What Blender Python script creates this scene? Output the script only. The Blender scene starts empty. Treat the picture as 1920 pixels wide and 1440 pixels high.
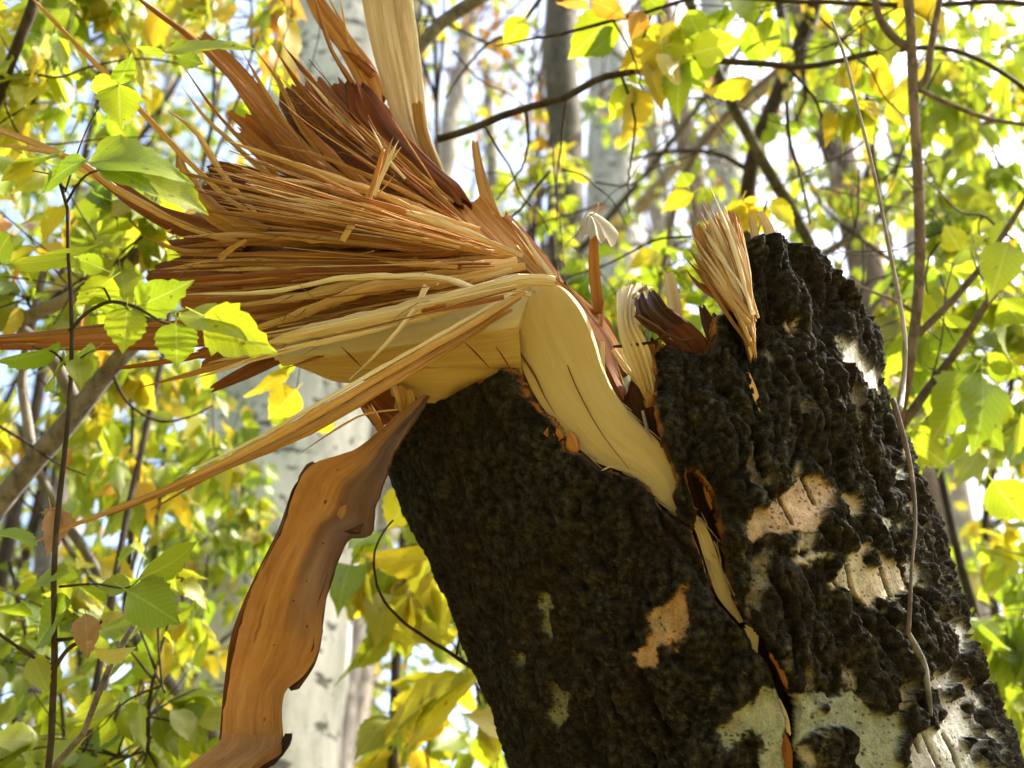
import bpy, bmesh, math, random
import numpy as np
from mathutils import Vector, Matrix

# ------------------------------------------------------------------ camera, sky, sun, exposure
SC = bpy.context.scene
COL = SC.collection
PITCH = math.radians(30)
LENS = 40.0
CAM = np.array((0.0, 0.0, 1.5))
cam_data = bpy.data.cameras.new('camera')
cam = bpy.data.objects.new('camera', cam_data)
COL.objects.link(cam)
cam.location = CAM
cam.rotation_euler = (math.pi / 2 + PITCH, 0, 0)
cam_data.lens = LENS
cam_data.sensor_width = 36
cam_data.clip_start = 0.02
cam_data.clip_end = 500
cam_data.dof.use_dof = True
cam_data.dof.focus_distance = 1.22
cam_data.dof.aperture_fstop = 4.5
SC.camera = cam

SUN_EL, SUN_AZ = math.radians(46), math.radians(19)      # azimuth from +X towards +Y
sun_dir = Vector((math.cos(SUN_EL) * math.cos(SUN_AZ), math.cos(SUN_EL) * math.sin(SUN_AZ), math.sin(SUN_EL)))
world = bpy.data.worlds.new('World')
SC.world = world
world.use_nodes = True
wn = world.node_tree
sky = wn.nodes.new('ShaderNodeTexSky')
sky.sky_type = 'NISHITA'
sky.sun_disc = False
sky.sun_elevation = SUN_EL
sky.sun_rotation = math.pi / 2 - SUN_AZ
sky.air_density = 1.0
sky.dust_density = 5.0
sky.ozone_density = 1.0
wn.links.new(sky.outputs[0], wn.nodes['Background'].inputs[0])
wn.nodes['Background'].inputs[1].default_value = 0.15
sl = bpy.data.lights.new('sun', 'SUN')
sl.energy = 3.2
sl.angle = math.radians(0.5)
sl.color = (1.0, 0.95, 0.86)
so = bpy.data.objects.new('sun', sl)
COL.objects.link(so)
so.rotation_euler = sun_dir.to_track_quat('Z', 'Y').to_euler()
SC.view_settings.view_transform = 'Standard'
SC.view_settings.look = 'None'
SC.view_settings.gamma = 1
SC.view_settings.use_curve_mapping = False
SC.view_settings.exposure = 2.1
SC.cycles.use_denoising = True
SC.cycles.max_bounces = 8
SC.cycles.diffuse_bounces = 4
SC.cycles.glossy_bounces = 2
SC.cycles.transmission_bounces = 6
SC.cycles.transparent_max_bounces = 4
SC.cycles.caustics_reflective = False
SC.cycles.caustics_refractive = False

# ------------------------------------------------------------------ helpers
rng = np.random.default_rng(7)
random.seed(7)
FPX = 1920 * LENS / 36.0
RIGHT = np.array((1.0, 0, 0))
FWD = np.array((0, math.cos(PITCH), math.sin(PITCH)))
UP = np.array((0, -math.sin(PITCH), math.cos(PITCH)))


def P(u, v, d):
    """the point seen at photo pixel (u, v), d metres along the view axis"""
    return CAM + d * (FWD + RIGHT * ((u - 960) / FPX) - UP * ((v - 720) / FPX))


def PV(u, v, d):
    u, v, d = np.asarray(u, float), np.asarray(v, float), np.asarray(d, float)
    return CAM + d[..., None] * (FWD + RIGHT * ((u - 960) / FPX)[..., None] - UP * ((v - 720) / FPX)[..., None])


def project(p):
    q = np.asarray(p, float) - CAM
    d = q @ FWD
    d = np.where(np.abs(d) < 1e-6, 1e-6, d)
    return 960 + FPX * (q @ RIGHT) / d, 720 - FPX * (q @ UP) / d, d


_prng = np.random.default_rng(3)
_perm = _prng.permutation(256)
_perm = np.concatenate([_perm, _perm, _perm])
_grad = _prng.normal(size=(256, 3))
_grad /= np.linalg.norm(_grad, axis=1)[:, None]


def perlin(p):
    p = np.asarray(p, float)
    i = np.floor(p).astype(int)
    f = p - i
    i &= 255
    w = f * f * f * (f * (f * 6 - 15) + 10)
    out = 0
    for dx in (0, 1):
        for dy in (0, 1):
            for dz in (0, 1):
                h = _perm[_perm[_perm[(i[..., 0] + dx) & 255] + ((i[..., 1] + dy) & 255)] + ((i[..., 2] + dz) & 255)]
                g = _grad[h]
                val = g[..., 0] * (f[..., 0] - dx) + g[..., 1] * (f[..., 1] - dy) + g[..., 2] * (f[..., 2] - dz)
                wx = w[..., 0] if dx else 1 - w[..., 0]
                wy = w[..., 1] if dy else 1 - w[..., 1]
                wz = w[..., 2] if dz else 1 - w[..., 2]
                out = out + val * wx * wy * wz
    return out * 1.4


def fbm(p, o=4):
    s, a = 0, 1.0
    p = np.asarray(p, float)
    for k in range(o):
        s = s + a * perlin(p * 2 ** k + 17.3 * k)
        a *= 0.5
    return s


def worley(p):
    """2D cellular noise: distance to the nearest and second feature"""
    i = np.floor(p).astype(int)
    f1 = np.full(p.shape[0], 9.0)
    f2 = np.full(p.shape[0], 9.0)
    jit = _prng2
    for dx in (-1, 0, 1):
        for dy in (-1, 0, 1):
            c0, c1 = (i[:, 0] + dx) & 255, (i[:, 1] + dy) & 255
            h = _perm[_perm[c0] + c1]
            fx = i[:, 0] + dx + jit[h, 0]
            fy = i[:, 1] + dy + jit[h, 1]
            d = np.hypot(p[:, 0] - fx, p[:, 1] - fy)
            f2 = np.where(d < f1, f1, np.minimum(f2, d))
            f1 = np.minimum(f1, d)
    return f1, f2


_prng2 = np.random.default_rng(11).random((256, 2))


def sstep(a, b, x):
    t = np.clip((x - a) / (b - a), 0, 1)
    return t * t * (3 - 2 * t)


def poly_sd(poly, u, v):
    """signed distance (px) to a polygon, negative inside"""
    poly = np.asarray(poly, float)
    u, v = np.asarray(u, float), np.asarray(v, float)
    d = np.full(u.shape, 1e9)
    ins = np.zeros(u.shape, bool)
    n = len(poly)
    for k in range(n):
        a, b = poly[k], poly[(k + 1) % n]
        e = b - a
        t = np.clip(((u - a[0]) * e[0] + (v - a[1]) * e[1]) / (e @ e + 1e-9), 0, 1)
        d = np.minimum(d, np.hypot(u - a[0] - t * e[0], v - a[1] - t * e[1]))
        c = (a[1] > v) != (b[1] > v)
        if abs(b[1] - a[1]) > 1e-9:
            ins ^= c & (u < (b[0] - a[0]) * (v - a[1]) / (b[1] - a[1]) + a[0])
    return np.where(ins, -d, d)


def line_d(line, u, v):
    line = np.asarray(line, float)
    d = np.full(np.shape(u), 1e9)
    for a, b in zip(line[:-1], line[1:]):
        e = b - a
        t = np.clip(((u - a[0]) * e[0] + (v - a[1]) * e[1]) / (e @ e + 1e-9), 0, 1)
        d = np.minimum(d, np.hypot(u - a[0] - t * e[0], v - a[1] - t * e[1]))
    return d


def catmull(pts, n):
    """resample a polyline smoothly to n points, evenly in knot length"""
    pts = np.asarray(pts, float)
    if len(pts) == 2:
        t = np.linspace(0, 1, n)[:, None]
        return pts[0] * (1 - t) + pts[1] * t
    seg = np.linalg.norm(np.diff(pts[:, :min(3, pts.shape[1])], axis=0), axis=1) + 1e-9
    kn = np.concatenate([[0], np.cumsum(seg)])
    t = np.linspace(0, kn[-1], n)
    k = np.clip(np.searchsorted(kn, t, side='right') - 1, 0, len(pts) - 2)
    x = ((t - kn[k]) / seg[k])[:, None]
    ext = np.vstack([2 * pts[0] - pts[1], pts, 2 * pts[-1] - pts[-2]])
    sg = np.concatenate([[seg[0]], seg, [seg[-1]]])
    p0, p1, p2, p3 = ext[k], ext[k + 1], ext[k + 2], ext[k + 3]
    h = sg[k + 1][:, None]
    m1 = ((p1 - p0) / sg[k][:, None] + (p2 - p1) / h) / 2 * h
    m2 = ((p2 - p1) / h + (p3 - p2) / sg[k + 2][:, None]) / 2 * h
    x2, x3 = x * x, x * x * x
    return (2 * x3 - 3 * x2 + 1) * p1 + (x3 - 2 * x2 + x) * m1 + (-2 * x3 + 3 * x2) * p2 + (x3 - x2) * m2


def mesh_data(name, verts, faces, mats, uv=None, col=None, smooth=True, fmat=None):
    me = bpy.data.meshes.new(name)
    verts = np.asarray(verts, np.float32)
    if isinstance(faces, np.ndarray):
        nf, k = faces.shape
        me.vertices.add(len(verts))
        me.vertices.foreach_set('co', verts.ravel())
        me.loops.add(nf * k)
        me.loops.foreach_set('vertex_index', faces.ravel().astype(np.int32))
        me.polygons.add(nf)
        me.polygons.foreach_set('loop_start', np.arange(0, nf * k, k, dtype=np.int32))
        me.polygons.foreach_set('loop_total', np.full(nf, k, np.int32))
        me.update(calc_edges=True)
    else:
        me.from_pydata([tuple(v) for v in verts.tolist()], [], faces)
    me.polygons.foreach_set('use_smooth', np.full(len(me.polygons), smooth, bool))
    for m in (mats if isinstance(mats, (list, tuple)) else [mats]):
        me.materials.append(m)
    if fmat is not None:
        me.polygons.foreach_set('material_index', np.asarray(fmat, np.int32))
    li = None
    if uv is not None or col is not None:
        li = np.zeros(len(me.loops), np.int32)
        me.loops.foreach_get('vertex_index', li)
    if uv is not None:
        lay = me.uv_layers.new(name='UVMap')
        lay.data.foreach_set('uv', np.asarray(uv, np.float32)[li].ravel())
    if col is not None:
        at = me.color_attributes.new('tint', 'FLOAT_COLOR', 'POINT')
        c = np.ones((len(verts), 4), np.float32)
        c[:, :3] = col
        at.data.foreach_set('color', c.ravel())
    me.update()
    return me


def link(name, me, parent=None):
    o = bpy.data.objects.new(name, me)
    COL.objects.link(o)
    if parent is not None:
        o.parent = parent
        o.matrix_parent_inverse = ROOTINV[parent.name]
    return o


ROOTINV = {}


def thing(name, label, cat, loc, group=None, kind=None):
    o = bpy.data.objects.new(name, None)
    COL.objects.link(o)
    o.empty_display_size = 0.2
    o.location = Vector(loc)
    o['label'] = label
    o['category'] = cat
    if group:
        o['group'] = group
    if kind:
        o['kind'] = kind
    ROOTINV[o.name] = Matrix.Translation(-Vector(loc))
    return o


def part(name, parent, verts, faces, mat, **kw):
    return link(name, mesh_data(name, verts, faces, mat, **kw), parent)


def frame_along(pts):
    """parallel-transport frames along a polyline"""
    pts = np.asarray(pts, float)
    t = np.gradient(pts, axis=0)
    t /= np.linalg.norm(t, axis=1)[:, None] + 1e-12
    a = np.array((0, 0, 1.0)) if abs(t[0][2]) < 0.9 else np.array((1.0, 0, 0))
    n = np.cross(t[0], a)
    n /= np.linalg.norm(n)
    N = [n]
    for k in range(1, len(pts)):
        n = N[-1] - t[k] * (N[-1] @ t[k])
        n /= np.linalg.norm(n) + 1e-12
        N.append(n)
    N = np.array(N)
    return t, N, np.cross(t, N)


class Acc:
    """collects tubes and faces into one mesh"""

    def __init__(self):
        self.v, self.f, self.uv, self.n = [], [], [], 0

    def add(self, v, f, uv=None):
        self.v.append(np.asarray(v, float))
        self.f.extend([tuple(i + self.n for i in q) for q in f])
        self.uv.append(np.zeros((len(v), 2)) if uv is None else np.asarray(uv, float))
        self.n += len(v)

    def tube(self, pts, r0, r1=None, k=6, n=None, knots=0.0, wob=0.0, close=True):
        pts = np.asarray(pts, float)
        n = n or max(4, len(pts) * 3)
        p = catmull(pts, n)
        if wob:
            s = rng.random() * 90
            q = np.stack([np.arange(n) * 0.35 + s, np.full(n, s), np.full(n, 0.3)], 1)
            p = p + wob * np.stack([perlin(q), perlin(q + 31), perlin(q + 67)], 1) * np.linspace(0, 1, n)[:, None]
        if np.ndim(r0):
            r = catmull(np.asarray(r0, float)[:, None], n)[:, 0]
        else:
            r = np.linspace(r0, r0 if r1 is None else r1, n)
        if knots:
            r = r * (1 + knots * perlin(np.stack([np.arange(n) * 0.8, np.full(n, self.n * 0.01 + 3), np.zeros(n)], 1)))
        t, N, B = frame_along(p)
        a = np.arange(k) * 2 * math.pi / k
        ring = p[:, None] + r[:, None, None] * (np.cos(a)[None, :, None] * N[:, None] + np.sin(a)[None, :, None] * B[:, None])
        L = np.concatenate([[0], np.cumsum(np.linalg.norm(np.diff(p, axis=0), axis=1))])
        uv = np.stack([np.tile(a / 6.283, (n, 1)), np.tile(L[:, None], (1, k))], -1).reshape(-1, 2)
        f = [(i * k + j, i * k + (j + 1) % k, (i + 1) * k + (j + 1) % k, (i + 1) * k + j) for i in range(n - 1) for j in range(k)]
        if close:
            f.append(tuple(range(k))[::-1])
            f.append(tuple((n - 1) * k + j for j in range(k)))
        self.add(ring.reshape(-1, 3), f, uv)
        return p

    def build(self, name, mat, parent=None, smooth=True):
        me = mesh_data(name, np.vstack(self.v), self.f, mat, uv=np.vstack(self.uv), smooth=smooth)
        return link(name, me, parent)


# ------------------------------------------------------------------ materials
class NT:
    def __init__(self, name):
        self.m = bpy.data.materials.new(name)
        self.m.use_nodes = True
        self.t = self.m.node_tree
        self.t.nodes.clear()
        self.out = self.t.nodes.new('ShaderNodeOutputMaterial')

    def n(self, typ, **kw):
        nd = self.t.nodes.new('ShaderNode' + typ)
        for k, v in kw.items():
            if k in nd.inputs:
                self.set(nd.inputs[k], v)
            else:
                setattr(nd, k, v)
        return nd

    def set(self, sock, v):
        if isinstance(v, bpy.types.NodeSocket):
            self.t.links.new(v, sock)
        elif isinstance(v, (tuple, list)) and len(v) == 3 and sock.type == 'RGBA':
            sock.default_value = (*v, 1)
        else:
            sock.default_value = v

    def math(self, op, a, b=0.0, c=None):
        nd = self.t.nodes.new('ShaderNodeMath')
        nd.operation = op
        self.set(nd.inputs[0], a)
        self.set(nd.inputs[1], b)
        if c is not None:
            self.set(nd.inputs[2], c)
        return nd.outputs[0]

    def mix(self, f, a, b, mode='MIX'):
        nd = self.t.nodes.new('ShaderNodeMix')
        nd.data_type = 'RGBA'
        nd.blend_type = mode
        self.set(nd.inputs[0], f)
        self.set(nd.inputs[6], a)
        self.set(nd.inputs[7], b)
        return nd.outputs[2]

    def ramp(self, f, stops):
        nd = self.t.nodes.new('ShaderNodeValToRGB')
        cr = nd.color_ramp
        while len(cr.elements) < len(stops):
            cr.elements.new(0.5)
        for e, (p, c) in zip(cr.elements, stops):
            e.position = p
            e.color = (*c, 1) if len(c) == 3 else c
        self.set(nd.inputs[0], f)
        return nd.outputs[0]

    def noise(self, vec, scale, detail=4, rough=0.55, out=0):
        nd = self.n('TexNoise')
        nd.inputs['Scale'].default_value = scale
        nd.inputs['Detail'].default_value = detail
        nd.inputs['Roughness'].default_value = rough
        if vec is not None:
            self.set(nd.inputs['Vector'], vec)
        return nd.outputs[out]

    def mapping(self, vec, scale=(1, 1, 1), loc=(0, 0, 0)):
        nd = self.n('Mapping')
        self.set(nd.inputs['Vector'], vec)
        nd.inputs['Scale'].default_value = scale
        self.set(nd.inputs['Location'], loc)
        return nd.outputs[0]

    def bump(self, h, dist, strength=1.0):
        nd = self.n('Bump')
        nd.inputs['Strength'].default_value = strength
        nd.inputs['Distance'].default_value = dist
        self.set(nd.inputs['Height'], h)
        return nd.outputs[0]

    def pbr(self, col, rough=0.85, normal=None, spec=0.3):
        nd = self.n('BsdfPrincipled')
        self.set(nd.inputs['Base Color'], col)
        self.set(nd.inputs['Roughness'], rough)
        nd.inputs['Specular IOR Level'].default_value = spec
        if normal is not None:
            self.set(nd.inputs['Normal'], normal)
        self.t.links.new(nd.outputs[0], self.out.inputs[0])
        return nd


def mat_wood(name, dark, mid, light, fibre=1.0, rough=0.75, line=0.6):
    t = NT(name)
    uv = t.n('UVMap').outputs[0]
    oi = t.n('ObjectInfo').outputs['Random']
    off = t.n('CombineXYZ')
    t.set(off.inputs[0], t.math('MULTIPLY', oi, 37.0))
    t.set(off.inputs[1], t.math('MULTIPLY', oi, 11.0))
    fine = t.noise(t.mapping(uv, (900, 9, 1), off.outputs[0]), 1.0, 5, 0.65)
    broad = t.noise(t.mapping(uv, (130, 4, 1), off.outputs[0]), 1.0, 4, 0.6)
    blotch = t.noise(t.mapping(uv, (18, 9, 1), off.outputs[0]), 1.0, 3, 0.5)
    f = t.math('ADD', t.math('MULTIPLY', fine, 0.45), t.math('MULTIPLY', broad, 0.55))
    f = t.math('ADD', f, t.math('MULTIPLY', t.math('SUBTRACT', oi, 0.5), 0.22))
    f = t.math('ADD', f, t.math('MULTIPLY', t.math('SUBTRACT', blotch, 0.5), 0.25))
    c = t.ramp(f, [(0.33, dark), (0.49, mid), (0.64, light)])
    thin = t.noise(t.mapping(uv, (260, 2.2, 1), off.outputs[0]), 1.0, 2, 0.5)
    lm = t.math('LESS_THAN', thin, 0.33)
    c = t.mix(t.math('MULTIPLY', lm, line), c, tuple(x * 0.45 for x in dark))
    nb = t.bump(t.math('ADD', fine, t.math('MULTIPLY', broad, 1.5)), 0.0016 * fibre, 0.9)
    t.pbr(c, rough, nb, 0.25)
    return t.m


M = {}
M['cream'] = mat_wood('cream_sapwood', (0.44, 0.335, 0.15), (0.48, 0.375, 0.18), (0.52, 0.42, 0.215), 0.2, line=0.10)
M['pale'] = mat_wood('pale_splinter_wood', (0.47, 0.33, 0.16), (0.66, 0.53, 0.32), (0.78, 0.70, 0.51), 0.8)
M['tan'] = mat_wood('tan_splinter_wood', (0.25, 0.115, 0.026), (0.47, 0.255, 0.074), (0.63, 0.41, 0.165), 1.0)
M['orange'] = mat_wood('orange_heartwood', (0.17, 0.055, 0.010), (0.37, 0.148, 0.032), (0.52, 0.255, 0.072), 1.0)
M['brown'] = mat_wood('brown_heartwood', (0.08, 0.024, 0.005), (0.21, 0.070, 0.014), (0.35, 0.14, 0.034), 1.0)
M['amber_shade'] = mat_wood('amber_shaded_sapwood', (0.27, 0.165, 0.050), (0.36, 0.235, 0.080), (0.44, 0.31, 0.12), 0.35, line=0.2)  # oxidised amber tint, with the shade under the bent top painted in
M['deep'] = mat_wood('shadowed_heartwood', (0.055, 0.018, 0.004), (0.15, 0.050, 0.011), (0.27, 0.105, 0.028), 1.2)  # heartwood with the shade of the fan's hollow painted into its colour
M['dark_inner'] = mat_wood('dark_inner_wood', (0.03, 0.012, 0.005), (0.07, 0.028, 0.010), (0.13, 0.055, 0.02), 1.6)


def mat_inner_bark():
    t = NT('inner_bark')
    uv = t.n('UVMap').outputs[0]
    a = t.noise(t.mapping(uv, (110, 9, 1)), 1.0, 6, 0.68)
    b = t.noise(t.mapping(uv, (34, 4, 1), (3, 1, 0)), 1.0, 4, 0.55)
    c = t.ramp(a, [(0.2, (0.21, 0.092, 0.030)), (0.5, (0.385, 0.185, 0.062)), (0.8, (0.51, 0.29, 0.118))])
    at = t.n('Attribute', attribute_name='tint')
    c = t.mix(t.math('MULTIPLY', at.outputs['Fac'], 1.0), c, t.ramp(b, [(0.35, (0.075, 0.042, 0.038)), (0.52, (0.165, 0.10, 0.082)), (0.7, (0.27, 0.175, 0.135))]))
    c = t.mix(0.5, c, t.ramp(t.noise(t.mapping(uv, (9, 7, 1)), 1.0, 5, 0.65), [(0.3, (0.45, 0.42, 0.42)), (0.62, (1.15, 1.1, 1.05))]), 'MULTIPLY')
    slit = t.noise(t.mapping(uv, (95, 5, 1), (1, 4, 0)), 1.0, 3, 0.55)
    c = t.mix(t.math('MULTIPLY', t.math('LESS_THAN', slit, 0.31), 0.4), c, (0.06, 0.028, 0.014))
    dots = t.noise(t.mapping(uv, (150, 90, 1)), 1.0, 2, 0.5)
    c = t.mix(t.math('MULTIPLY', t.math('GREATER_THAN', dots, 0.72), 0.7), c, (0.05, 0.02, 0.01))
    t.pbr(c, 0.95, t.bump(t.math('ADD', a, b), 0.0028, 1.0), 0.08)
    return t.m


M['inner_bark'] = mat_inner_bark()


def mat_red_bark():
    t = NT('dark_red_inner_bark')
    uv = t.n('UVMap').outputs[0]
    a = t.noise(t.mapping(uv, (70, 9, 1)), 1.0, 5, 0.6)
    c = t.ramp(a, [(0.3, (0.055, 0.016, 0.006)), (0.5, (0.125, 0.036, 0.011)), (0.7, (0.20, 0.065, 0.02))])
    t.pbr(c, 0.85, t.bump(a, 0.002, 0.8), 0.2)
    return t.m


M['red_bark'] = mat_red_bark()


def mat_trunk():
    t = NT('rough_poplar_bark')
    at = t.n('Attribute', attribute_name='tint').outputs['Color']
    g = t.n('TexCoord').outputs['Object']
    n1 = t.noise(g, 420, 4, 0.65)
    n2 = t.noise(g, 110, 4, 0.6)
    k = t.math('ADD', t.math('MULTIPLY', n1, 0.9), t.math('MULTIPLY', n2, 0.9))
    lum = t.n('RGBToBW')
    t.set(lum.inputs[0], at)
    kf = t.math('SUBTRACT', 1.0, t.math('MULTIPLY', t.math('MINIMUM', lum.outputs[0], 0.4), 1.8))
    c = t.mix(kf, at, t.ramp(k, [(0.60, (0.25, 0.25, 0.25)), (0.88, (0.85, 0.85, 0.85)), (1.0, (1.5, 1.5, 1.45))]), 'MULTIPLY')
    t.pbr(c, 0.97, t.bump(t.math('ADD', n1, t.math('MULTIPLY', n2, 1.4)), 0.0036, 1.0), 0.10)
    return t.m


M['trunk'] = mat_trunk()


def mat_bark(name, dark, light, scale=1.0, lichen=0.0):
    t = NT(name)
    uv = t.n('TexCoord').outputs['Object']
    a = t.noise(t.mapping(uv, (60 * scale, 60 * scale, 14 * scale)), 1.0, 5, 0.65)
    b = t.noise(uv, 9 * scale, 3, 0.5)
    c = t.ramp(a, [(0.32, dark), (0.66, light)])
    c = t.mix(t.math('MULTIPLY', t.math('GREATER_THAN', b, 0.6), 0.35 + lichen), c, tuple(min(1, x * 1.7) for x in light))
    t.pbr(c, 0.85, t.bump(a, 0.004, 0.8), 0.25)
    return t.m


M['bark_grey'] = mat_bark('grey_limb_bark', (0.07, 0.062, 0.054), (0.22, 0.20, 0.175))
M['bark_dark'] = mat_bark('dark_twig_bark', (0.022, 0.015, 0.010), (0.065, 0.048, 0.033))
M['bark_olive'] = mat_bark('olive_stem_bark', (0.035, 0.032, 0.020), (0.11, 0.10, 0.07))
M['bark_brown'] = mat_bark('brown_sapling_bark', (0.075, 0.052, 0.040), (0.21, 0.16, 0.125), 1.5)
M['bark_pale'] = mat_bark('pale_grey_bark', (0.18, 0.155, 0.12), (0.42, 0.38, 0.32))


def mat_birch():
    t = NT('white_aspen_bark')
    g = t.n('TexCoord').outputs['Object']
    base = t.ramp(t.noise(t.mapping(g, (9, 9, 3.5)), 1.0, 6, 0.7), [(0.3, (0.22, 0.24, 0.205)), (0.5, (0.46, 0.47, 0.42)), (0.7, (0.66, 0.66, 0.61))])
    w = t.noise(g, 30, 3, 0.6, out=1)
    mp = t.mapping(g, (21, 21, 27))
    ad = t.n('VectorMath', operation='ADD')
    t.set(ad.inputs[0], mp)
    sc = t.n('VectorMath', operation='SCALE')
    t.set(sc.inputs[0], w)
    sc.inputs['Scale'].default_value = 2.2
    t.set(ad.inputs[1], sc.outputs[0])
    vor = t.n('TexVoronoi')
    vor.inputs['Scale'].default_value = 1.0
    t.set(vor.inputs['Vector'], ad.outputs[0])
    sep = t.n('SeparateColor')
    t.set(sep.inputs[0], vor.outputs['Color'])
    size = t.math('MULTIPLY', t.math('POWER', sep.outputs[0], 2.6), 0.42)
    spot = t.math('LESS_THAN', vor.outputs['Distance'], size)
    big = t.noise(t.mapping(g, (7, 7, 16), (4, 2, 7)), 1.0, 4, 0.62)
    scar = t.math('GREATER_THAN', big, 0.625)
    c = t.mix(t.math('MULTIPLY', t.math('MAXIMUM', spot, scar), 0.85), base, (0.05, 0.05, 0.042))
    t.pbr(c, 0.8, t.bump(t.noise(g, 60, 4, 0.6), 0.003, 0.5), 0.25)
    return t.m


M['birch'] = mat_birch()


def mat_leaf(name, stops, trans=0.58, vein=0.35):
    t = NT(name)
    uv = t.n('UVMap').outputs[0]
    sep = t.n('SeparateXYZ')
    t.set(sep.inputs[0], uv)
    r1 = t.n('ObjectInfo').outputs['Random']
    r2 = t.n('NewGeometry').outputs['Random Per Island']
    r = t.math('FRACT', t.math('ADD', r1, r2))
    g = t.n('TexCoord').outputs['Object']
    patch = t.noise(t.mapping(uv, (3, 3, 1), t.n('ObjectInfo').outputs['Location']), 1.0, 3, 0.6)
    f = t.math('ADD', t.math('MULTIPLY', r, 0.75), t.math('MULTIPLY', patch, 0.25))
    c = t.ramp(f, stops)
    spot = t.noise(t.mapping(uv, (6, 6, 1), t.n('ObjectInfo').outputs['Location']), 1.0, 3, 0.55)
    c = t.mix(t.math('MULTIPLY', t.math('GREATER_THAN', spot, 0.71), 0.75), c, (0.16, 0.075, 0.02))
    ax = t.math('ABSOLUTE', sep.outputs[0])
    mid = t.math('LESS_THAN', ax, 0.022)
    q = t.math('FRACT', t.math('MULTIPLY', t.math('SUBTRACT', sep.outputs[1], t.math('MULTIPLY', ax, 0.9)), 9.0))
    side = t.math('LESS_THAN', q, 0.13)
    vm = t.math('MAXIMUM', mid, t.math('MULTIPLY', side, 0.6))
    c = t.mix(t.math('MULTIPLY', vm, vein), c, t.mix(0.5, c, (0.75, 0.72, 0.25)))
    df = t.n('BsdfDiffuse')
    t.set(df.inputs[0], t.mix(0.12, c, (0.05, 0.11, 0.02), 'MULTIPLY'))
    tr = t.n('BsdfTranslucent')
    t.set(tr.inputs[0], c)
    mx = t.n('MixShader')
    mx.inputs[0].default_value = trans
    t.t.links.new(df.outputs[0], mx.inputs[1])
    t.t.links.new(tr.outputs[0], mx.inputs[2])
    gl = t.n('BsdfGlossy')
    gl.inputs['Roughness'].default_value = 0.45
    gl.inputs[0].default_value = (1, 1, 1, 1)
    m2 = t.n('MixShader')
    m2.inputs[0].default_value = 0.035
    t.t.links.new(mx.outputs[0], m2.inputs[1])
    t.t.links.new(gl.outputs[0], m2.inputs[2])
    nb = t.bump(t.math('SUBTRACT', 1.0, vm), 0.002, 0.4)
    for s in (df, tr, gl):
        t.set(s.inputs['Normal'], nb)
    t.t.links.new(m2.outputs[0], t.out.inputs[0])
    return t.m


L = {}
L['green'] = mat_leaf('leaf_green', [(0.1, (0.17, 0.27, 0.007)), (0.5, (0.25, 0.355, 0.009)), (0.9, (0.33, 0.40, 0.011))])
L['lime'] = mat_leaf('leaf_lime', [(0.1, (0.23, 0.33, 0.008)), (0.5, (0.31, 0.385, 0.010)), (0.9, (0.38, 0.405, 0.012))])
L['yellow'] = mat_leaf('leaf_yellow', [(0.1, (0.40, 0.42, 0.014)), (0.5, (0.50, 0.43, 0.014)), (0.9, (0.57, 0.40, 0.015))])
L['orange'] = mat_leaf('leaf_orange', [(0.1, (0.66, 0.42, 0.015)), (0.5, (0.62, 0.30, 0.02)), (0.9, (0.48, 0.22, 0.04))])
L['brown'] = mat_leaf('leaf_brown', [(0.1, (0.30, 0.13, 0.045)), (0.5, (0.40, 0.20, 0.09)), (0.9, (0.38, 0.25, 0.13))], 0.4)
L['grey'] = mat_leaf('leaf_dry', [(0.1, (0.44, 0.38, 0.25)), (0.5, (0.52, 0.45, 0.30)), (0.9, (0.58, 0.50, 0.36))], 0.25, 0.6)


def mat_ground():
    t = NT('leaf_litter')
    g = t.n('TexCoord').outputs['Object']
    a = t.noise(g, 9, 6, 0.7)
    b = t.n('TexVoronoi')
    b.inputs['Scale'].default_value = 14
    t.set(b.inputs['Vector'], g)
    sp = t.n('SeparateColor')
    t.set(sp.inputs[0], b.outputs['Color'])
    c = t.ramp(sp.outputs[0], [(0.1, (0.10, 0.055, 0.025)), (0.45, (0.28, 0.18, 0.06)), (0.7, (0.42, 0.32, 0.06)), (0.95, (0.20, 0.22, 0.05))])
    c = t.mix(t.math('MULTIPLY', a, 0.6), c, (0.05, 0.035, 0.02))
    t.pbr(c, 0.9, t.bump(a, 0.03, 0.7), 0.2)
    return t.m


M['ground'] = mat_ground()

# ------------------------------------------------------------------ ground
gn = 60
gx, gy = np.meshgrid(np.linspace(-1, 1, gn), np.linspace(-1, 1, gn))
gx, gy = 150 * gx * np.abs(gx) ** 0.8, 150 * gy * np.abs(gy) ** 0.8
gz = 0.12 * perlin(np.stack([gx * 0.3, gy * 0.3, gx * 0], -1).reshape(-1, 3)).reshape(gx.shape)
idx = np.arange(gn * gn).reshape(gn, gn)
gf = np.stack([idx[:-1, :-1], idx[:-1, 1:], idx[1:, 1:], idx[1:, :-1]], -1).reshape(-1, 4)
go = link('ground', mesh_data('ground', np.stack([gx, gy, gz], -1).reshape(-1, 3), gf, M['ground']))
go['kind'] = 'structure'
go['label'] = 'forest floor covered with fallen yellow and brown leaves'
# ------------------------------------------------------------------ the broken trunk
A0 = P(1433, 1440, 1.42)
A1 = P(1102, 560, 1.56)
AXV = (A1 - A0) / np.linalg.norm(A1 - A0)
AXL = np.linalg.norm(A1 - A0)
S_GROUND = -(A0[2] + 0.05) / AXV[2]
E1 = RIGHT - AXV * (RIGHT @ AXV)
E1 /= np.linalg.norm(E1)
E2 = np.cross(E1, AXV)
if E2 @ FWD > 0:
    E2 = -E2                                             # towards the camera


def rad(s):
    return np.interp(s, [S_GROUND, S_GROUND + 0.35, -0.2, 0.0, AXL * 0.6, AXL, AXL + 0.3], [0.46, 0.34, 0.279, 0.277, 0.309, 0.337, 0.335])


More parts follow.
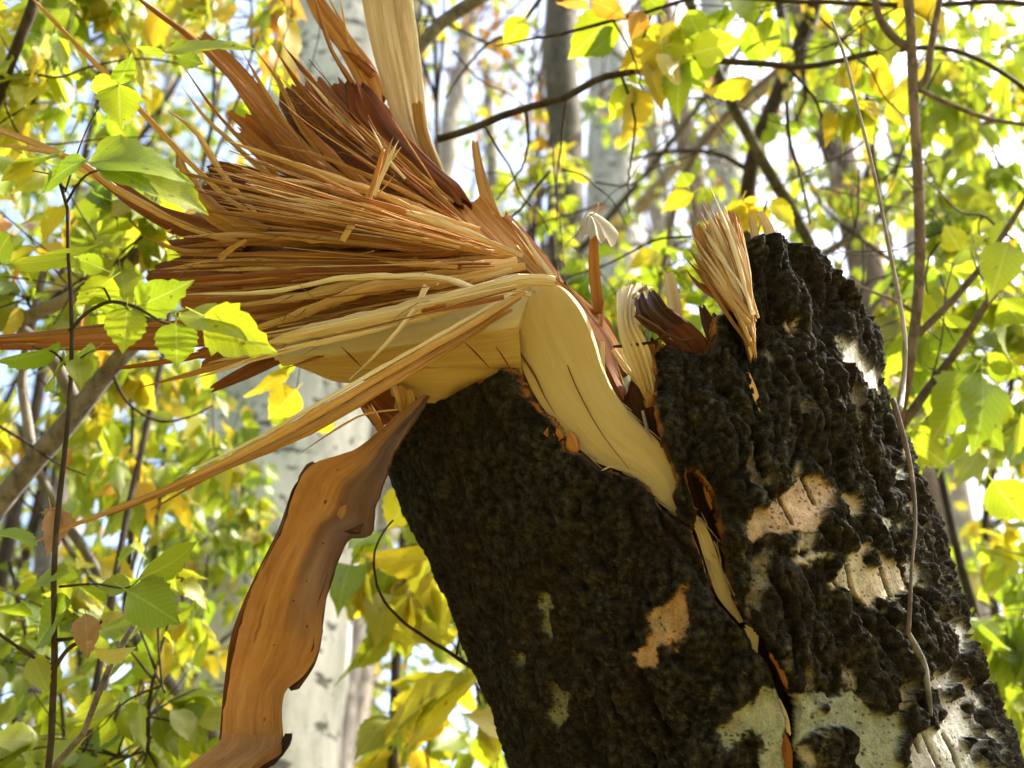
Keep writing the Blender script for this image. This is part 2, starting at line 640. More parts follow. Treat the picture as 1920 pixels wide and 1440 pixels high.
def cyl(s, psi, off=0.0):
    s, psi = np.asarray(s, float), np.asarray(psi, float)
    r = rad(s) + off
    return A0 + s[..., None] * AXV + r[..., None] * (np.cos(psi)[..., None] * E1 + np.sin(psi)[..., None] * E2)


def on_trunk(u, v, off=0.0):
    """the point of the trunk's front surface (radius + off) seen at photo pixel (u, v)"""
    d = P(u, v, 1.0) - CAM
    d /= np.linalg.norm(d)
    r = 0.30
    for _ in range(6):
        w = CAM - A0
        dp, wp = d - AXV * (d @ AXV), w - AXV * (w @ AXV)
        a, b, c = dp @ dp, 2 * dp @ wp, wp @ wp - (r + off) ** 2
        disc = max(0.0, b * b - 4 * a * c)
        t = (-b - math.sqrt(disc)) / (2 * a)
        p = CAM + d * t
        r = float(rad((p - A0) @ AXV))
    return p


TREE = thing('broken_tree', 'thick dark barked tree snapped off above head height with orange splinters fanning left', 'tree',
             A0 + AXV * S_GROUND)

# rim of the bark as seen in the photograph
BARK_L = [(600, 1600), (600, 900), (735, 862), (738, 812), (770, 775), (803, 752), (850, 737), (890, 716), (915, 706), (935, 688),
          (960, 690), (975, 700), (988, 738), (1010, 765), (1032, 778), (1052, 800), (1060, 842), (1092, 852), (1108, 868), (1130, 876),
          (1165, 890), (1195, 893), (1215, 912), (1238, 948), (1262, 968), (1295, 984), (1312, 1030), (1330, 1082), (1343, 1122), (1378, 1165),
          (1400, 1185), (1412, 1215), (1440, 1238), (1455, 1280), (1462, 1310), (1478, 1350), (1470, 1400), (1475, 1440), (1490, 1600)]
BARK_R = [(1490, 1600), (1492, 1440), (1486, 1400), (1490, 1350), (1488, 1310), (1470, 1262), (1448, 1225), (1424, 1195),
          (1398, 1168), (1372, 1120), (1362, 1060), (1350, 990), (1338, 935), (1312, 893), (1296, 880), (1288, 888), (1298, 925), (1308, 962), (1300, 990), (1288, 990),
          (1266, 972), (1260, 925), (1267, 903), (1255, 868), (1238, 830), (1230, 785), (1226, 738), (1228, 700), (1222, 660), (1240, 640), (1285, 650), (1330, 662), (1345, 592), (1370, 582), (1390, 600), (1412, 680),
          (1424, 640), (1408, 585), (1392, 545), (1404, 500), (1394, 455), (1430, 436), (1462, 442), (1500, 455), (1528, 478),
          (1552, 512), (1575, 535), (1590, 575), (1620, 600), (2200, 700), (2200, 1600)]
BACK_RIM = [(500, 1700), (500, 900), (735, 900), (800, 800), (1230, 800), (1240, 680), (1340, 700), (1400, 640), (1430, 480), (1500, 478),
            (1560, 540), (1600, 600), (2200, 700), (2200, 1700)]
PALE = [  # smooth bark showing between the rough plates: outline, tone
    ([(1562, 640), (1585, 640), (1620, 668), (1648, 700), (1655, 745), (1630, 735), (1600, 712), (1572, 684)], 'white'),
    ([(1385, 990), (1420, 955), (1455, 930), (1500, 896), (1545, 898), (1568, 915), (1560, 950), (1530, 985), (1490, 1000), (1450, 1012), (1400, 1016)], 'pink'),
    ([(1470, 1046), (1540, 1030), (1560, 1040), (1500, 1060)], 'tan'),
    ([(1545, 1100), (1590, 1040), (1625, 1018), (1660, 1040), (1692, 1050), (1712, 1080), (1705, 1112), (1660, 1118), (1625, 1132), (1595, 1108)], 'tan'),
    ([(1640, 965), (1680, 968), (1702, 1000), (1690, 1000), (1660, 985)], 'white'),
    ([(1680, 1025), (1702, 1030), (1728, 1060), (1732, 1098), (1705, 1095), (1690, 1060)], 'white'),
    ([(1745, 1065), (1765, 1075), (1790, 1120), (1780, 1130), (1760, 1105)], 'white'),
    ([(1758, 1120), (1775, 1150), (1785, 1170), (1765, 1150)], 'white'),
    ([(1785, 1168), (1812, 1180), (1835, 1225), (1820, 1235), (1800, 1215)], 'white'),
    ([(1340, 1365), (1390, 1335), (1425, 1285), (1470, 1300), (1530, 1296), (1570, 1302), (1600, 1290), (1622, 1315), (1660, 1345), (1680, 1340),
      (1690, 1375), (1672, 1410), (1700, 1470), (1610, 1470), (1592, 1400), (1562, 1368), (1535, 1370), (1500, 1392), (1478, 1470), (1430, 1470),
      (1432, 1390), (1410, 1370), (1375, 1400), (1350, 1410)], 'green'),
    ([(1668, 1260), (1690, 1275), (1720, 1290), (1752, 1255), (1785, 1255), (1812, 1290), (1830, 1310), (1860, 1350), (1885, 1470), (1700, 1470),
      (1690, 1400), (1722, 1370), (1722, 1320), (1690, 1300)], 'white'),
    ([(1272, 1090), (1290, 1098), (1288, 1150), (1292, 1195), (1262, 1215), (1240, 1220), (1226, 1245), (1205, 1248), (1182, 1222), (1210, 1205),
      (1215, 1160), (1228, 1142), (1252, 1145)], 'orange'),
    ([(1010, 1130), (1022, 1112), (1035, 1150), (1035, 1192), (1018, 1180)], 'dull_olive'),
    ([(1028, 1300), (1046, 1282), (1068, 1300), (1066, 1340), (1050, 1372), (1034, 1350)], 'dull_olive'),
    ([(958, 1232), (972, 1222), (985, 1245), (970, 1252)], 'dull_olive'),
    ([(1098, 1285), (1112, 1282), (1120, 1300), (1106, 1302)], 'dull_olive'),
    ([(1472, 610), (1490, 600), (1498, 632), (1480, 632)], 'tan'),
    ([(1676, 876), (1698, 872), (1704, 890), (1684, 894)], 'white'),
    ([(1590, 930), (1612, 925), (1625, 950), (1605, 960)], 'tan'),
]
KNOBS = [(1730, 1330, 34), (1840, 1350, 22), (1838, 1412, 26), (1780, 1300, 14), (1800, 1395, 10), (1570, 1395, 30), (1650, 1310, 26), (1860, 1430, 16),
         (1540, 1330, 10), (1815, 1330, 14), (1690, 1040, 16), (1640, 1052, 14)]
CRACKS = [[(1452, 918), (1462, 945), (1482, 982)], [(1505, 893), (1514, 915), (1530, 942)], [(1588, 1062), (1596, 1098), (1612, 1130)],
          [(1654, 1058), (1664, 1088), (1676, 1118)], [(1560, 1088), (1576, 1108)], [(1670, 1265), (1684, 1284)], [(1722, 1370), (1738, 1410), (1750, 1445)],
          [(1762, 1378), (1778, 1420), (1790, 1450)], [(1478, 602), (1496, 640)], [(1708, 1378), (1716, 1410)], [(1676, 1040), (1695, 1060), (1722, 1130)]]
TONES = {'white': (0.55, 0.54, 0.49), 'pink': (0.55, 0.40, 0.28), 'tan': (0.55, 0.47, 0.34), 'green': (0.34, 0.36, 0.27), 'orange': (0.52, 0.32, 0.18),
         'dull_olive': (0.21, 0.20, 0.12)}  # darker olive tone for the patches on the left


def build_trunk():
    smin, smax = -0.06, AXL + 0.14
    s = np.concatenate([np.linspace(S_GROUND, smin, 24)[:-1], np.linspace(smin, smax, 430)])
    front = np.linspace(math.radians(-24), math.radians(204), 640)
    back = np.linspace(math.radians(204), math.radians(336), 40)[1:-1]
    psi = np.concatenate([front, back])
    ns, npz = len(s), len(psi)
    S, PS = np.meshgrid(s, psi, indexing='ij')
    S, PS = S.ravel(), PS.ravel()
    base = cyl(S, PS)
    u, v, d = project(base)
    isfront = (np.sin(PS) > -0.18)
    q = np.stack([rad(S) * PS, S, np.zeros_like(S)], 1)
    q3 = base * 1.0
    warp = np.stack([perlin(q3 * 14), perlin(q3 * 14 + 40), perlin(q3 * 14 + 80)], 1)
    warp2 = np.stack([perlin(q3 * 48 + 3), perlin(q3 * 48 + 43), perlin(q3 * 48 + 83)], 1)
    qw = q + 0.011 * warp + 0.0055 * warp2
    jag = 9 * fbm(q3 * 60, 3)
    sdL = poly_sd(BARK_L, u, v) + jag * 0.5
    sdR = poly_sd(BARK_R, u, v) + jag * 0.5
    keep_front = (sdL < 0) | (sdR < 0)
    keep_back = poly_sd(BACK_RIM, u, v) + jag < 0
    keep = np.where(isfront, keep_front, keep_back)
    keep |= (S < smin)
    rimd = np.where(isfront, np.maximum(-np.minimum(sdL, sdR), 0), 40)
    rimd[S < smin] = 40
    # where is the bark smooth
    wn_ = 15 * fbm(q3 * 42 + 9, 5) + 5 * fbm(q3 * 170 + 19, 2)
    pale = np.zeros(len(S))
    tone = np.zeros((len(S), 3))
    for poly, nm in PALE:
        w = sstep(5, -5, poly_sd(poly, u, v) + wn_)
        pale = np.maximum(pale, w)
        tone += (w[:, None] * (1 - np.minimum(1, tone.sum(1) * 3))[:, None]) * np.array(TONES[nm])
    crumb0 = fbm(q3 * 150 + 3, 2)
    small = sstep(0.36, 0.62, 0.12 * crumb0 + fbm(q3 * np.array((30, 30, 18)) + 51, 4)) * sstep(1280, 1480, u) * sstep(620, 800, v) * 0.8
    below = sstep(1480, 1560, v)
    small = np.maximum(small, below * sstep(0.05, 0.2, fbm(q3 * np.array((13, 13, 9)) + 51, 3)))
    tone = np.where((pale < 0.05)[:, None], np.array(TONES['tan']), tone)
    pale = np.maximum(pale, small)
    for x, y, r in KNOBS:
        pale *= 1 - sstep(3, -3, np.hypot(u - x, (v - y) * 0.85) - r + wn_ * 0.7)
    rough = 1 - pale
    f1, f2 = worley(np.stack([qw[:, 0] * 34, qw[:, 1] * 13], 1))
    g1, g2 = worley(np.stack([qw[:, 0] * 95 + 50, qw[:, 1] * 46], 1))
    crumb = fbm(q3 * 130 + 33, 3)
    qs = np.stack([qw[:, 0], qw[:, 1] * 0.26, q[:, 2]], 1)
    rdg = lambda p: (1 - np.abs(perlin(p))) ** 2
    billow = 0.55 * rdg(qs * 44 + 8) + 0.33 * rdg(qs * 95 + 28) + 0.22 * rdg(q3 * 170 + 58)
    big = fbm(np.stack([qw[:, 0] * 15, qw[:, 1] * 7, q[:, 2]], 1) + 5, 3)
    fiss = 1 - np.abs(perlin(np.stack([qw[:, 0] * 20 - qw[:, 1] * 4, qw[:, 1] * 6, q[:, 2] + 3], 1)))
    fiss = sstep(0.82, 1.0, fiss)
    lump = sstep(0.0, 0.32, f2 - f1)
    clod = sstep(0.0, 0.38, g2 - g1)
    amp = 0.42 + 0.60 * sstep(900, 1350, u)
    h = rough * (0.0085 + amp * (0.0085 * big + 0.0055 * (lump - 0.6)) + amp * 0.0024 * (clod - 0.6) * (0.5 + lump) + (0.3 + amp) * (0.0019 * crumb + 0.0075 * (billow - 0.6)) - 0.0100 * fiss * (0.25 + amp))
    h += (1 - rough) * (0.0012 * fbm(q3 * 40, 3) + 0.0012 * perlin(np.stack([q[:, 0] * 120, q[:, 1] * 16, q[:, 2]], 1)))
    h += 0.010 * fbm(q3 * 6 + 3, 2)
    h = h * sstep(0, 9, rimd) - 0.004 * sstep(10, 0, rimd)
    cr = np.full(len(S), 99.0)
    for ln in CRACKS:
        cr = np.minimum(cr, line_d(ln, u, v) + 1.6 * perlin(q3 * 130))
    crm = sstep(4.5, 1.0, cr) * isfront
    h -= 0.007 * crm
    # bark colour, with the shade of the cavities painted in
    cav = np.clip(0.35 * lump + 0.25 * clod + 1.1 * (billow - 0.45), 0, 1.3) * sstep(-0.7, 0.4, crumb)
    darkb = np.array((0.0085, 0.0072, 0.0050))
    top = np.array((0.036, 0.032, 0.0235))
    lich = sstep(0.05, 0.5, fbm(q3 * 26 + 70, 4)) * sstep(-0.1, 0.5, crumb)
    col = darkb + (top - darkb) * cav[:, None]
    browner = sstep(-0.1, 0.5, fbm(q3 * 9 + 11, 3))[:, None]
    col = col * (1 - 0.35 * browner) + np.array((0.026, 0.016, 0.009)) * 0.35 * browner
    col += lich[:, None] * np.array((0.022, 0.026, 0.018)) * (0.3 + 0.8 * sstep(1000, 1500, u))[:, None]  # lichen, thinned on the left to paint in the shaded side
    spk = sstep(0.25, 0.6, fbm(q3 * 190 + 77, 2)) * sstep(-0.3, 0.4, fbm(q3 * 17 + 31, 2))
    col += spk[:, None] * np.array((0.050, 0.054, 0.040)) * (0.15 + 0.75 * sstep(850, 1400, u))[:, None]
    mott = fbm(q3 * 48 + 21, 4)
    t = tone * (1 + 0.30 * mott[:, None])
    stain = sstep(-0.1, 0.7, fbm(np.stack([q[:, 0] * 26, q[:, 1] * 9, q[:, 2]], 1) + 61, 4))[:, None]
    t = t * (1 - 0.45 * stain) + np.array((0.20, 0.13, 0.08)) * 0.45 * stain
    greeny = sstep(0.1, 0.6, fbm(q3 * 20 + 90, 3))[:, None]
    t = t * (1 - 0.4 * greeny) + np.array((0.30, 0.32, 0.21)) * 0.4 * greeny * (tone[:, :1] / 0.5)
    k1, k2 = worley(np.stack([q[:, 0] * 105 + 7, q[:, 1] * 130], 1))
    speck = (k1 < 0.17) * (perlin(q3 * 30 + 5) > -0.05)
    t = np.where(speck[:, None], t * 0.18, t)
    edge = np.exp(-((pale - 0.55) / 0.22) ** 2) * (pale < 0.93)
    col = col * rough[:, None] + t * pale[:, None]
    col = col * (1 - 0.45 * edge[:, None])
    col = col * (1 - crm[:, None]) + np.array((0.045, 0.016, 0.007)) * crm[:, None]
    rim = sstep(7, 2, rimd + 2.5 * perlin(q3 * 90))[:, None] * (u < 1380)[:, None]
    rimc = np.where((fbm(q3 * 30 + 4, 2) > 0.05)[:, None], np.array((0.36, 0.15, 0.04)), np.array((0.10, 0.045, 0.02)))
    col = col * (1 - rim) + rimc * rim
    pos = cyl(S, PS, h)
    # faces
    I = np.arange(ns * npz).reshape(ns, npz)
    a, b = I[:-1, :], I[1:, :]
    F = np.stack([a, np.roll(a, -1, 1), np.roll(b, -1, 1), b], -1).reshape(-1, 4)
    F = F[keep[F].all(1)]
    # skirt: the broken edge has the bark's thickness
    e = np.concatenate([F[:, [0, 1]], F[:, [1, 2]], F[:, [2, 3]], F[:, [3, 0]]])
    key = np.sort(e, 1)
    code = key[:, 0].astype(np.int64) * (ns * npz) + key[:, 1]
    uq, first, cnt = np.unique(code, return_index=True, return_counts=True)
    be = e[first[cnt == 1]]
    bv = np.unique(be)
    depth_in = np.where((S[bv] < smin), 0.0, 0.020)
    inner = cyl(S[bv] , PS[bv], h[bv] - depth_in)
    remap = np.full(ns * npz, -1)
    remap[bv] = ns * npz + np.arange(len(bv))
    SK = np.stack([be[:, 1], be[:, 0], remap[be[:, 0]], remap[be[:, 1]]], 1)
    V = np.vstack([pos, inner])
    ic = np.where((fbm(inner * 50, 3) > 0)[:, None], np.array((0.30, 0.125, 0.035)), np.array((0.09, 0.04, 0.017)))
    C = np.vstack([col, ic])
    FF = np.vstack([F, SK])
    used = np.unique(FF)
    mp = np.full(len(V), -1)
    mp[used] = np.arange(len(used))
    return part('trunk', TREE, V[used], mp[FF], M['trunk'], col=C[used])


build_trunk()


# ------------------------------------------------------------------ wood pieces of the broken tree
def ribbon(Lp, Rp, th, n, m=6, bulge=0.0, rough=0.0, jag0=0.0, jag1=0.0, ragged=0.0, groove=0.0):
    """a plank-like piece lofted between two 3D edges; closed, th thick; returns verts, faces, uv, tint"""
    Lc, Rc = catmull(Lp, n), catmull(Rp, n)
    th = catmull(np.asarray(th, float)[:, None], n)[:, 0] if np.ndim(th) else np.full(n, th)
    t = np.gradient((Lc + Rc) / 2, axis=0)
    t /= np.linalg.norm(t, axis=1)[:, None] + 1e-12
    if ragged:
        e = np.arange(n)[:, None] * np.array((1.7, 0.0, 0.0)) + rng.random() * 50
        xx = (Rc - Lc) / np.linalg.norm(Rc - Lc, axis=1)[:, None]
        Lc = Lc + xx * (ragged * fbm(e * 0.5, 3))[:, None]
        Rc = Rc + xx * (ragged * fbm(e * 0.5 + 40, 3))[:, None]
    x = Rc - Lc
    nor = np.cross(t, x)
    nor /= np.linalg.norm(nor, axis=1)[:, None] + 1e-12
    mid = (Lc + Rc) / 2
    if np.mean(np.sum(nor * (CAM - mid), 1)) < 0:
        nor = -nor
    w = np.linspace(0, 1, m)
    seed = rng.random() * 60
    length = np.concatenate([[0], np.cumsum(np.linalg.norm(np.diff(mid, axis=0), axis=1))])
    wid = np.linalg.norm(x, axis=1)
    W, Ln = np.meshgrid(w, np.arange(n))
    pos = Lc[:, None] * (1 - w)[None, :, None] + Rc[:, None] * w[None, :, None]
    if jag0 or jag1:
        jn = perlin(np.stack([w * m * 0.9 + seed, np.full(m, seed), np.zeros(m)], 1)) + 0.6 * rng.uniform(-1, 1, m)
        f0, f1 = np.clip(1 - length / (length[-1] * 0.25), 0, 1), np.clip(1 - (length[-1] - length) / (length[-1] * 0.25), 0, 1)
        pos += (t[:, None] * (jag1 * f1 - jag0 * f0)[:, None, None]) * jn[None, :, None]
    hh = bulge * (1 - (2 * W - 1) ** 2) * (wid / (wid.max() + 1e-9))[:, None]
    if rough:
        qq = np.stack([W * wid[:, None] * 55 + seed, (length[:, None] + 0 * W) * 5, np.full(W.shape, seed)], -1).reshape(-1, 3)
        hh = hh + rough * fbm(qq, 3).reshape(W.shape)
    if groove:
        qq = np.stack([W * m * 0.43 + seed, (length[:, None] + 0 * W) * 2, np.full(W.shape, seed)], -1).reshape(-1, 3)
        hh = hh - groove * sstep(0.75, 1, 1 - np.abs(perlin(qq))).reshape(W.shape)
    frontv = pos + nor[:, None] * hh[..., None]
    backv = pos + nor[:, None] * (hh * 0.4 - th[:, None])[..., None]
    u0 = rng.random() * 3
    uvf = np.stack([W * wid.mean() * 1.0 + u0, length[:, None] + 0 * W + u0], -1)
    uvb = uvf + np.array((0.31, 0.17))
    V = np.vstack([frontv.reshape(-1, 3), backv.reshape(-1, 3)])
    UV = np.vstack([uvf.reshape(-1, 2), uvb.reshape(-1, 2)])
    i = np.arange(n * m).reshape(n, m)
    j = i + n * m
    F = [np.stack([i[:-1, :-1], i[:-1, 1:], i[1:, 1:], i[1:, :-1]], -1).reshape(-1, 4),
         np.stack([j[:-1, :-1], j[1:, :-1], j[1:, 1:], j[:-1, 1:]], -1).reshape(-1, 4),
         np.stack([i[:-1, 0], i[1:, 0], j[1:, 0], j[:-1, 0]], -1),
         np.stack([i[:-1, -1], j[:-1, -1], j[1:, -1], i[1:, -1]], -1),
         np.stack([i[0, :-1], j[0, :-1], j[0, 1:], i[0, 1:]], -1),
         np.stack([i[-1, :-1], i[-1, 1:], j[-1, 1:], j[-1, :-1]], -1)]
    return V, np.vstack(F), UV, W


def flat_edges(me, ang=38):
    try:
        me.set_sharp_from_angle(angle=math.radians(ang))
    except Exception:
        pass


def piece(name, Lp, Rp, th, mat, n=20, m=6, label=None, tintf=None, **kw):
    V, F, UV, W = ribbon(Lp, Rp, th, n, m, **kw)
    col = None
    if tintf is not None:
        tt = tintf(W.ravel(), np.repeat(np.linspace(0, 1, n), m))
        tt = np.concatenate([tt, tt * 0 + 0.3])
        col = np.stack([tt, tt, tt], 1)
    o = part(name, TREE, V, F, mat, uv=UV, col=col)
    flat_edges(o.data)
    if label:
        o['label'] = label
    return o


def rows(lst):
    """rows of (uL, vL, dL, uR, vR, dR) to the two 3D edges"""
    a = np.asarray(lst, float)
    return PV(a[:, 0], a[:, 1], a[:, 2]), PV(a[:, 3], a[:, 4], a[:, 5])


# dark core standing inside the stump, seen through the gap
def build_core():
    s = np.linspace(-0.3, AXL + 0.02, 90)
    psi = np.linspace(0, 2 * math.pi, 160, endpoint=False)
    S, PS = np.meshgrid(s, psi, indexing='ij')
    q = np.stack([np.cos(PS) * 3, np.sin(PS) * 3, S * 4], -1).reshape(-1, 3)
    topcut = AXL * (0.76 + 0.13 * perlin(np.stack([np.cos(PS[0]) * 4, np.sin(PS[0]) * 4, 0 * psi], 1)) + 0.08 * perlin(np.stack([np.cos(PS[0]) * 19, np.sin(PS[0]) * 19, 0 * psi], 1)) + 0.06 * np.cos(PS[0]))
    S = np.minimum(S, topcut[None])
    rr = -0.050 + 0.014 * fbm(q * np.array((6, 6, 0.5)), 3).reshape(S.shape) - 0.02
    V = cyl(S.ravel(), PS.ravel(), rr.ravel())
    I = np.arange(S.size).reshape(S.shape)
    a, b = I[:-1], I[1:]
    F = np.stack([a, np.roll(a, -1, 1), np.roll(b, -1, 1), b], -1).reshape(-1, 4)
    # jagged top: rings pulled to the centre
    rings, Vs = [I[-1]], [V]
    base = len(V)
    for k, fr in enumerate((0.8, 0.55, 0.3, 0.06)):
        st = AXL * (0.70 + 0.05 * rng.random()) + 0.06 * perlin(np.stack([np.cos(psi) * 9 * fr + k, np.sin(psi) * 9 * fr, 0 * psi], 1))
        Vs.append(A0 + st[:, None] * AXV + 0.25 * fr * (np.cos(psi)[:, None] * E1 + np.sin(psi)[:, None] * E2))
        rings.append(np.arange(base, base + len(psi)))
        base += len(psi)
    Fs = [F] + [np.stack([r0, np.roll(r0, -1), np.roll(r1, -1), r1], -1) for r0, r1 in zip(rings[:-1], rings[1:])]
    V = np.vstack(Vs)
    uv = np.concatenate([np.stack([rad(S.ravel()) * PS.ravel(), S.ravel()], 1), np.tile(np.stack([psi * 0.2, psi * 0], 1), (4, 1))])
    part('heartwood_core', TREE, V, np.vstack(Fs), M['dark_inner'], uv=uv)


build_core()
# ---- sapwood strip: rises out of the bark, bends over the crest and turns into the fallen top
def strip_pt(u, v, off=-0.012):
    return on_trunk(u, v, off)


SL = [(1386, 1168), (1345, 1118), (1318, 1040), (1298, 985), (1232, 940), (1196, 898), (1110, 862), (1050, 800), (1018, 765), (990, 715), (968, 655), (956, 608)]
SR = [(1394, 1166), (1376, 1125), (1352, 1060), (1322, 985), (1285, 940), (1266, 885), (1236, 830), (1194, 790), (1152, 740), (1128, 690), (1108, 638), (1085, 575)]
Lp = [strip_pt(u, v) for u, v in SL[:-1]]
Rp = [strip_pt(u, v) for u, v in SR[:-2]]
dL, dR = project(Lp[-1])[2], project(Rp[-1])[2]
Lp += [P(955, 604, dL - 0.005), P(978, 556, dL - 0.012), P(968, 534, dL + 0.0)]
Rp += [P(1112, 640, dR - 0.004), P(1086, 580, dR - 0.005), P(1052, 540, dR + 0.0), P(1005, 518, dR + 0.01)]
piece('sapwood_strip', np.array(Lp), np.array(Rp), 0.012, M['cream'], n=70, m=22, bulge=0.004, rough=0.0013, groove=0.0,
      label='smooth cream strip of sapwood bent over at the break')
# drying checks in the strip: thin brown tubes laid on for the dark clefts
for pts, w in (([(1000, 545), (1024, 580), (1050, 640), (1066, 690), (1090, 745), (1130, 815), (1180, 880)], 3.2),
               ([(952, 612), (975, 660), (1003, 705), (1022, 745), (1040, 775)], 6.0),
               ([(1018, 556), (1042, 610), (1058, 655)], 1.8)):
    c = [on_trunk(u, v, -0.0085) if v > 625 else P(u, v, dL - 0.0145 - 0.004 * (625 - v) / 60) for u, v in pts]
    c = np.array(c)
    a = Acc()
    a.tube(c, [0.0003] + [w * 0.0002] * (len(pts) - 2) + [0.0003], k=5, n=24)
    a.build('drying_crack', M['brown'], TREE)

# underside of the bent-over part: one wide sheet of sapwood, boards of it split along the grain
SH = [((1000, 536, 1.245), (972, 612, 1.232), (978, 690, 1.245), (1000, 760, 1.26)),
      ((960, 552, 1.25), (945, 618, 1.23), (935, 690, 1.25), (925, 740, 1.285)),
      ((900, 565, 1.25), (880, 625, 1.235), (865, 690, 1.26), (850, 765, 1.30)),
      ((820, 585, 1.25), (800, 640, 1.24), (800, 690, 1.265), (790, 752, 1.30)),
      ((720, 600, 1.26), (700, 655, 1.25), (690, 695, 1.27), (730, 712, 1.30)),
      ((620, 632, 1.27), (600, 665, 1.26), (600, 690, 1.275), (640, 718, 1.29)),
      ((520, 660, 1.28), (530, 672, 1.27), (540, 680, 1.28), (560, 690, 1.285))]
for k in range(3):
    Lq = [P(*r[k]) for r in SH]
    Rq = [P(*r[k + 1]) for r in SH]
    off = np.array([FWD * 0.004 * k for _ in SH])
    piece('sapwood_sheet', np.array(Lq) + off, np.array(Rq) + off, 0.012, M['amber_shade' if k else 'cream'], n=40, m=10, bulge=0.004, rough=0.0016, jag1=0.01)
# checks across the sheet
for pts in ([(795, 590), (812, 600)], [(872, 568), (882, 570)], [(640, 650), (662, 672), (680, 690)], [(872, 642), (900, 670), (918, 690)], [(930, 650), (945, 672), (962, 700)]):
    a = Acc()
    a.tube([P(u, v, 1.228) for u, v in pts], [0.0004, 0.0010, 0.0003][:len(pts)] if len(pts) == 3 else [0.0012, 0.0004], k=5, n=8)
    a.build('drying_crack', M['brown'], TREE)

# crumbly torn bark under the sheet, left of the bark rim
for rw, mt, th in (([(675, 752, 1.30, 735, 715, 1.31), (690, 775, 1.30, 770, 735, 1.32), (712, 805, 1.31, 800, 742, 1.33)], 'brown', 0.02),
                   ([(735, 722, 1.275, 775, 735, 1.28), (742, 745, 1.272, 778, 755, 1.28), (752, 775, 1.28, 770, 768, 1.29)], 'tan', 0.012),
                   ([(690, 722, 1.33, 830, 742, 1.33), (700, 745, 1.34, 850, 762, 1.35), (712, 800, 1.36, 800, 830, 1.37)], 'dark_inner', 0.02),
                   ([(682, 770, 1.29, 697, 760, 1.29), (700, 792, 1.29, 712, 784, 1.29), (708, 812, 1.30, 722, 802, 1.30)], 'inner_bark', 0.006)):
    a, b = rows(rw)
    piece('torn_bark', a, b, th, M[mt], n=16, m=9, rough=0.006, jag0=0.006, jag1=0.01)

# ---- hanging strip of bark with its orange inner face
a, b = rows([(795, 738, 1.262, 806, 742, 1.262), (738, 782, 1.255, 776, 788, 1.25), (672, 838, 1.25, 742, 842, 1.245), (578, 876, 1.25, 722, 896, 1.232),
             (548, 930, 1.245, 703, 952, 1.228), (528, 995, 1.24, 692, 1003, 1.226), (508, 1030, 1.235, 652, 1012, 1.225), (492, 1060, 1.23, 640, 1030, 1.225), (470, 1110, 1.225, 618, 1092, 1.222),
             (450, 1175, 1.22, 604, 1160, 1.222), (438, 1225, 1.215, 600, 1208, 1.222), (432, 1262, 1.215, 575, 1262, 1.228), (426, 1300, 1.212, 536, 1296, 1.225),
             (418, 1345, 1.21, 528, 1340, 1.215), (415, 1386, 1.205, 529, 1386, 1.205)])
piece('bark_strip', a, b, 0.006, M['inner_bark'], n=64, m=16, bulge=-0.010, rough=0.0022, ragged=0.0016, label='long strip of bark hanging with its orange inner side out',
      tintf=lambda w, t: sstep(0.40, 0.58, w + 0.16 * perlin(np.stack([w * 3, t * 6, t * 0], 1))) * sstep(0.86, 0.55, t) * 0.9 + 0.55 * sstep(0.30, 0.12, t))
a, b = rows([(417, 1372, 1.208, 528, 1374, 1.208), (415, 1386, 1.201, 528, 1386, 1.201), (398, 1402, 1.185, 524, 1396, 1.185), (368, 1424, 1.165, 494, 1416, 1.165), (340, 1452, 1.15, 462, 1450, 1.15), (310, 1500, 1.14, 430, 1500, 1.14)])
piece('bark_strip', a, b, 0.011, M['inner_bark'], n=22, m=12, bulge=-0.006, rough=0.002, label='folded lower end of the hanging bark strip', tintf=lambda w, t: 0.15 + 0 * w)
# second layer behind, curled edge along the right side
a, b = rows([(700, 945, 1.236, 708, 900, 1.24), (686, 1003, 1.232, 694, 990, 1.24), (645, 1010, 1.231, 660, 1008, 1.24), (628, 1075, 1.228, 640, 1040, 1.236), (606, 1150, 1.227, 614, 1110, 1.236),
             (600, 1215, 1.227, 606, 1165, 1.236), (575, 1262, 1.233, 592, 1240, 1.24), (545, 1295, 1.233, 560, 1290, 1.24)])
piece('bark_edge', a, b, 0.008, M['dark_inner'], n=40, m=5, rough=0.003)
a, b = rows([(524, 1398, 1.20, 532, 1375, 1.21), (498, 1424, 1.18, 520, 1408, 1.19), (468, 1445, 1.165, 500, 1432, 1.175), (430, 1490, 1.15, 462, 1480, 1.16)])
piece('bark_edge', a, b, 0.01, M['dark_inner'], n=20, m=5, rough=0.004)
a, b = rows([(578, 874, 1.253, 590, 868, 1.256), (545, 925, 1.25, 552, 915, 1.25), (520, 995, 1.243, 530, 990, 1.243), (488, 1060, 1.233, 496, 1060, 1.233), (462, 1115, 1.228, 473, 1110, 1.228),
             (434, 1190, 1.222, 448, 1180, 1.222), (420, 1280, 1.217, 430, 1270, 1.217), (410, 1388, 1.207, 419, 1385, 1.207)])
piece('bark_edge', a, b, 0.007, M['brown'], n=60, m=5, rough=0.005)

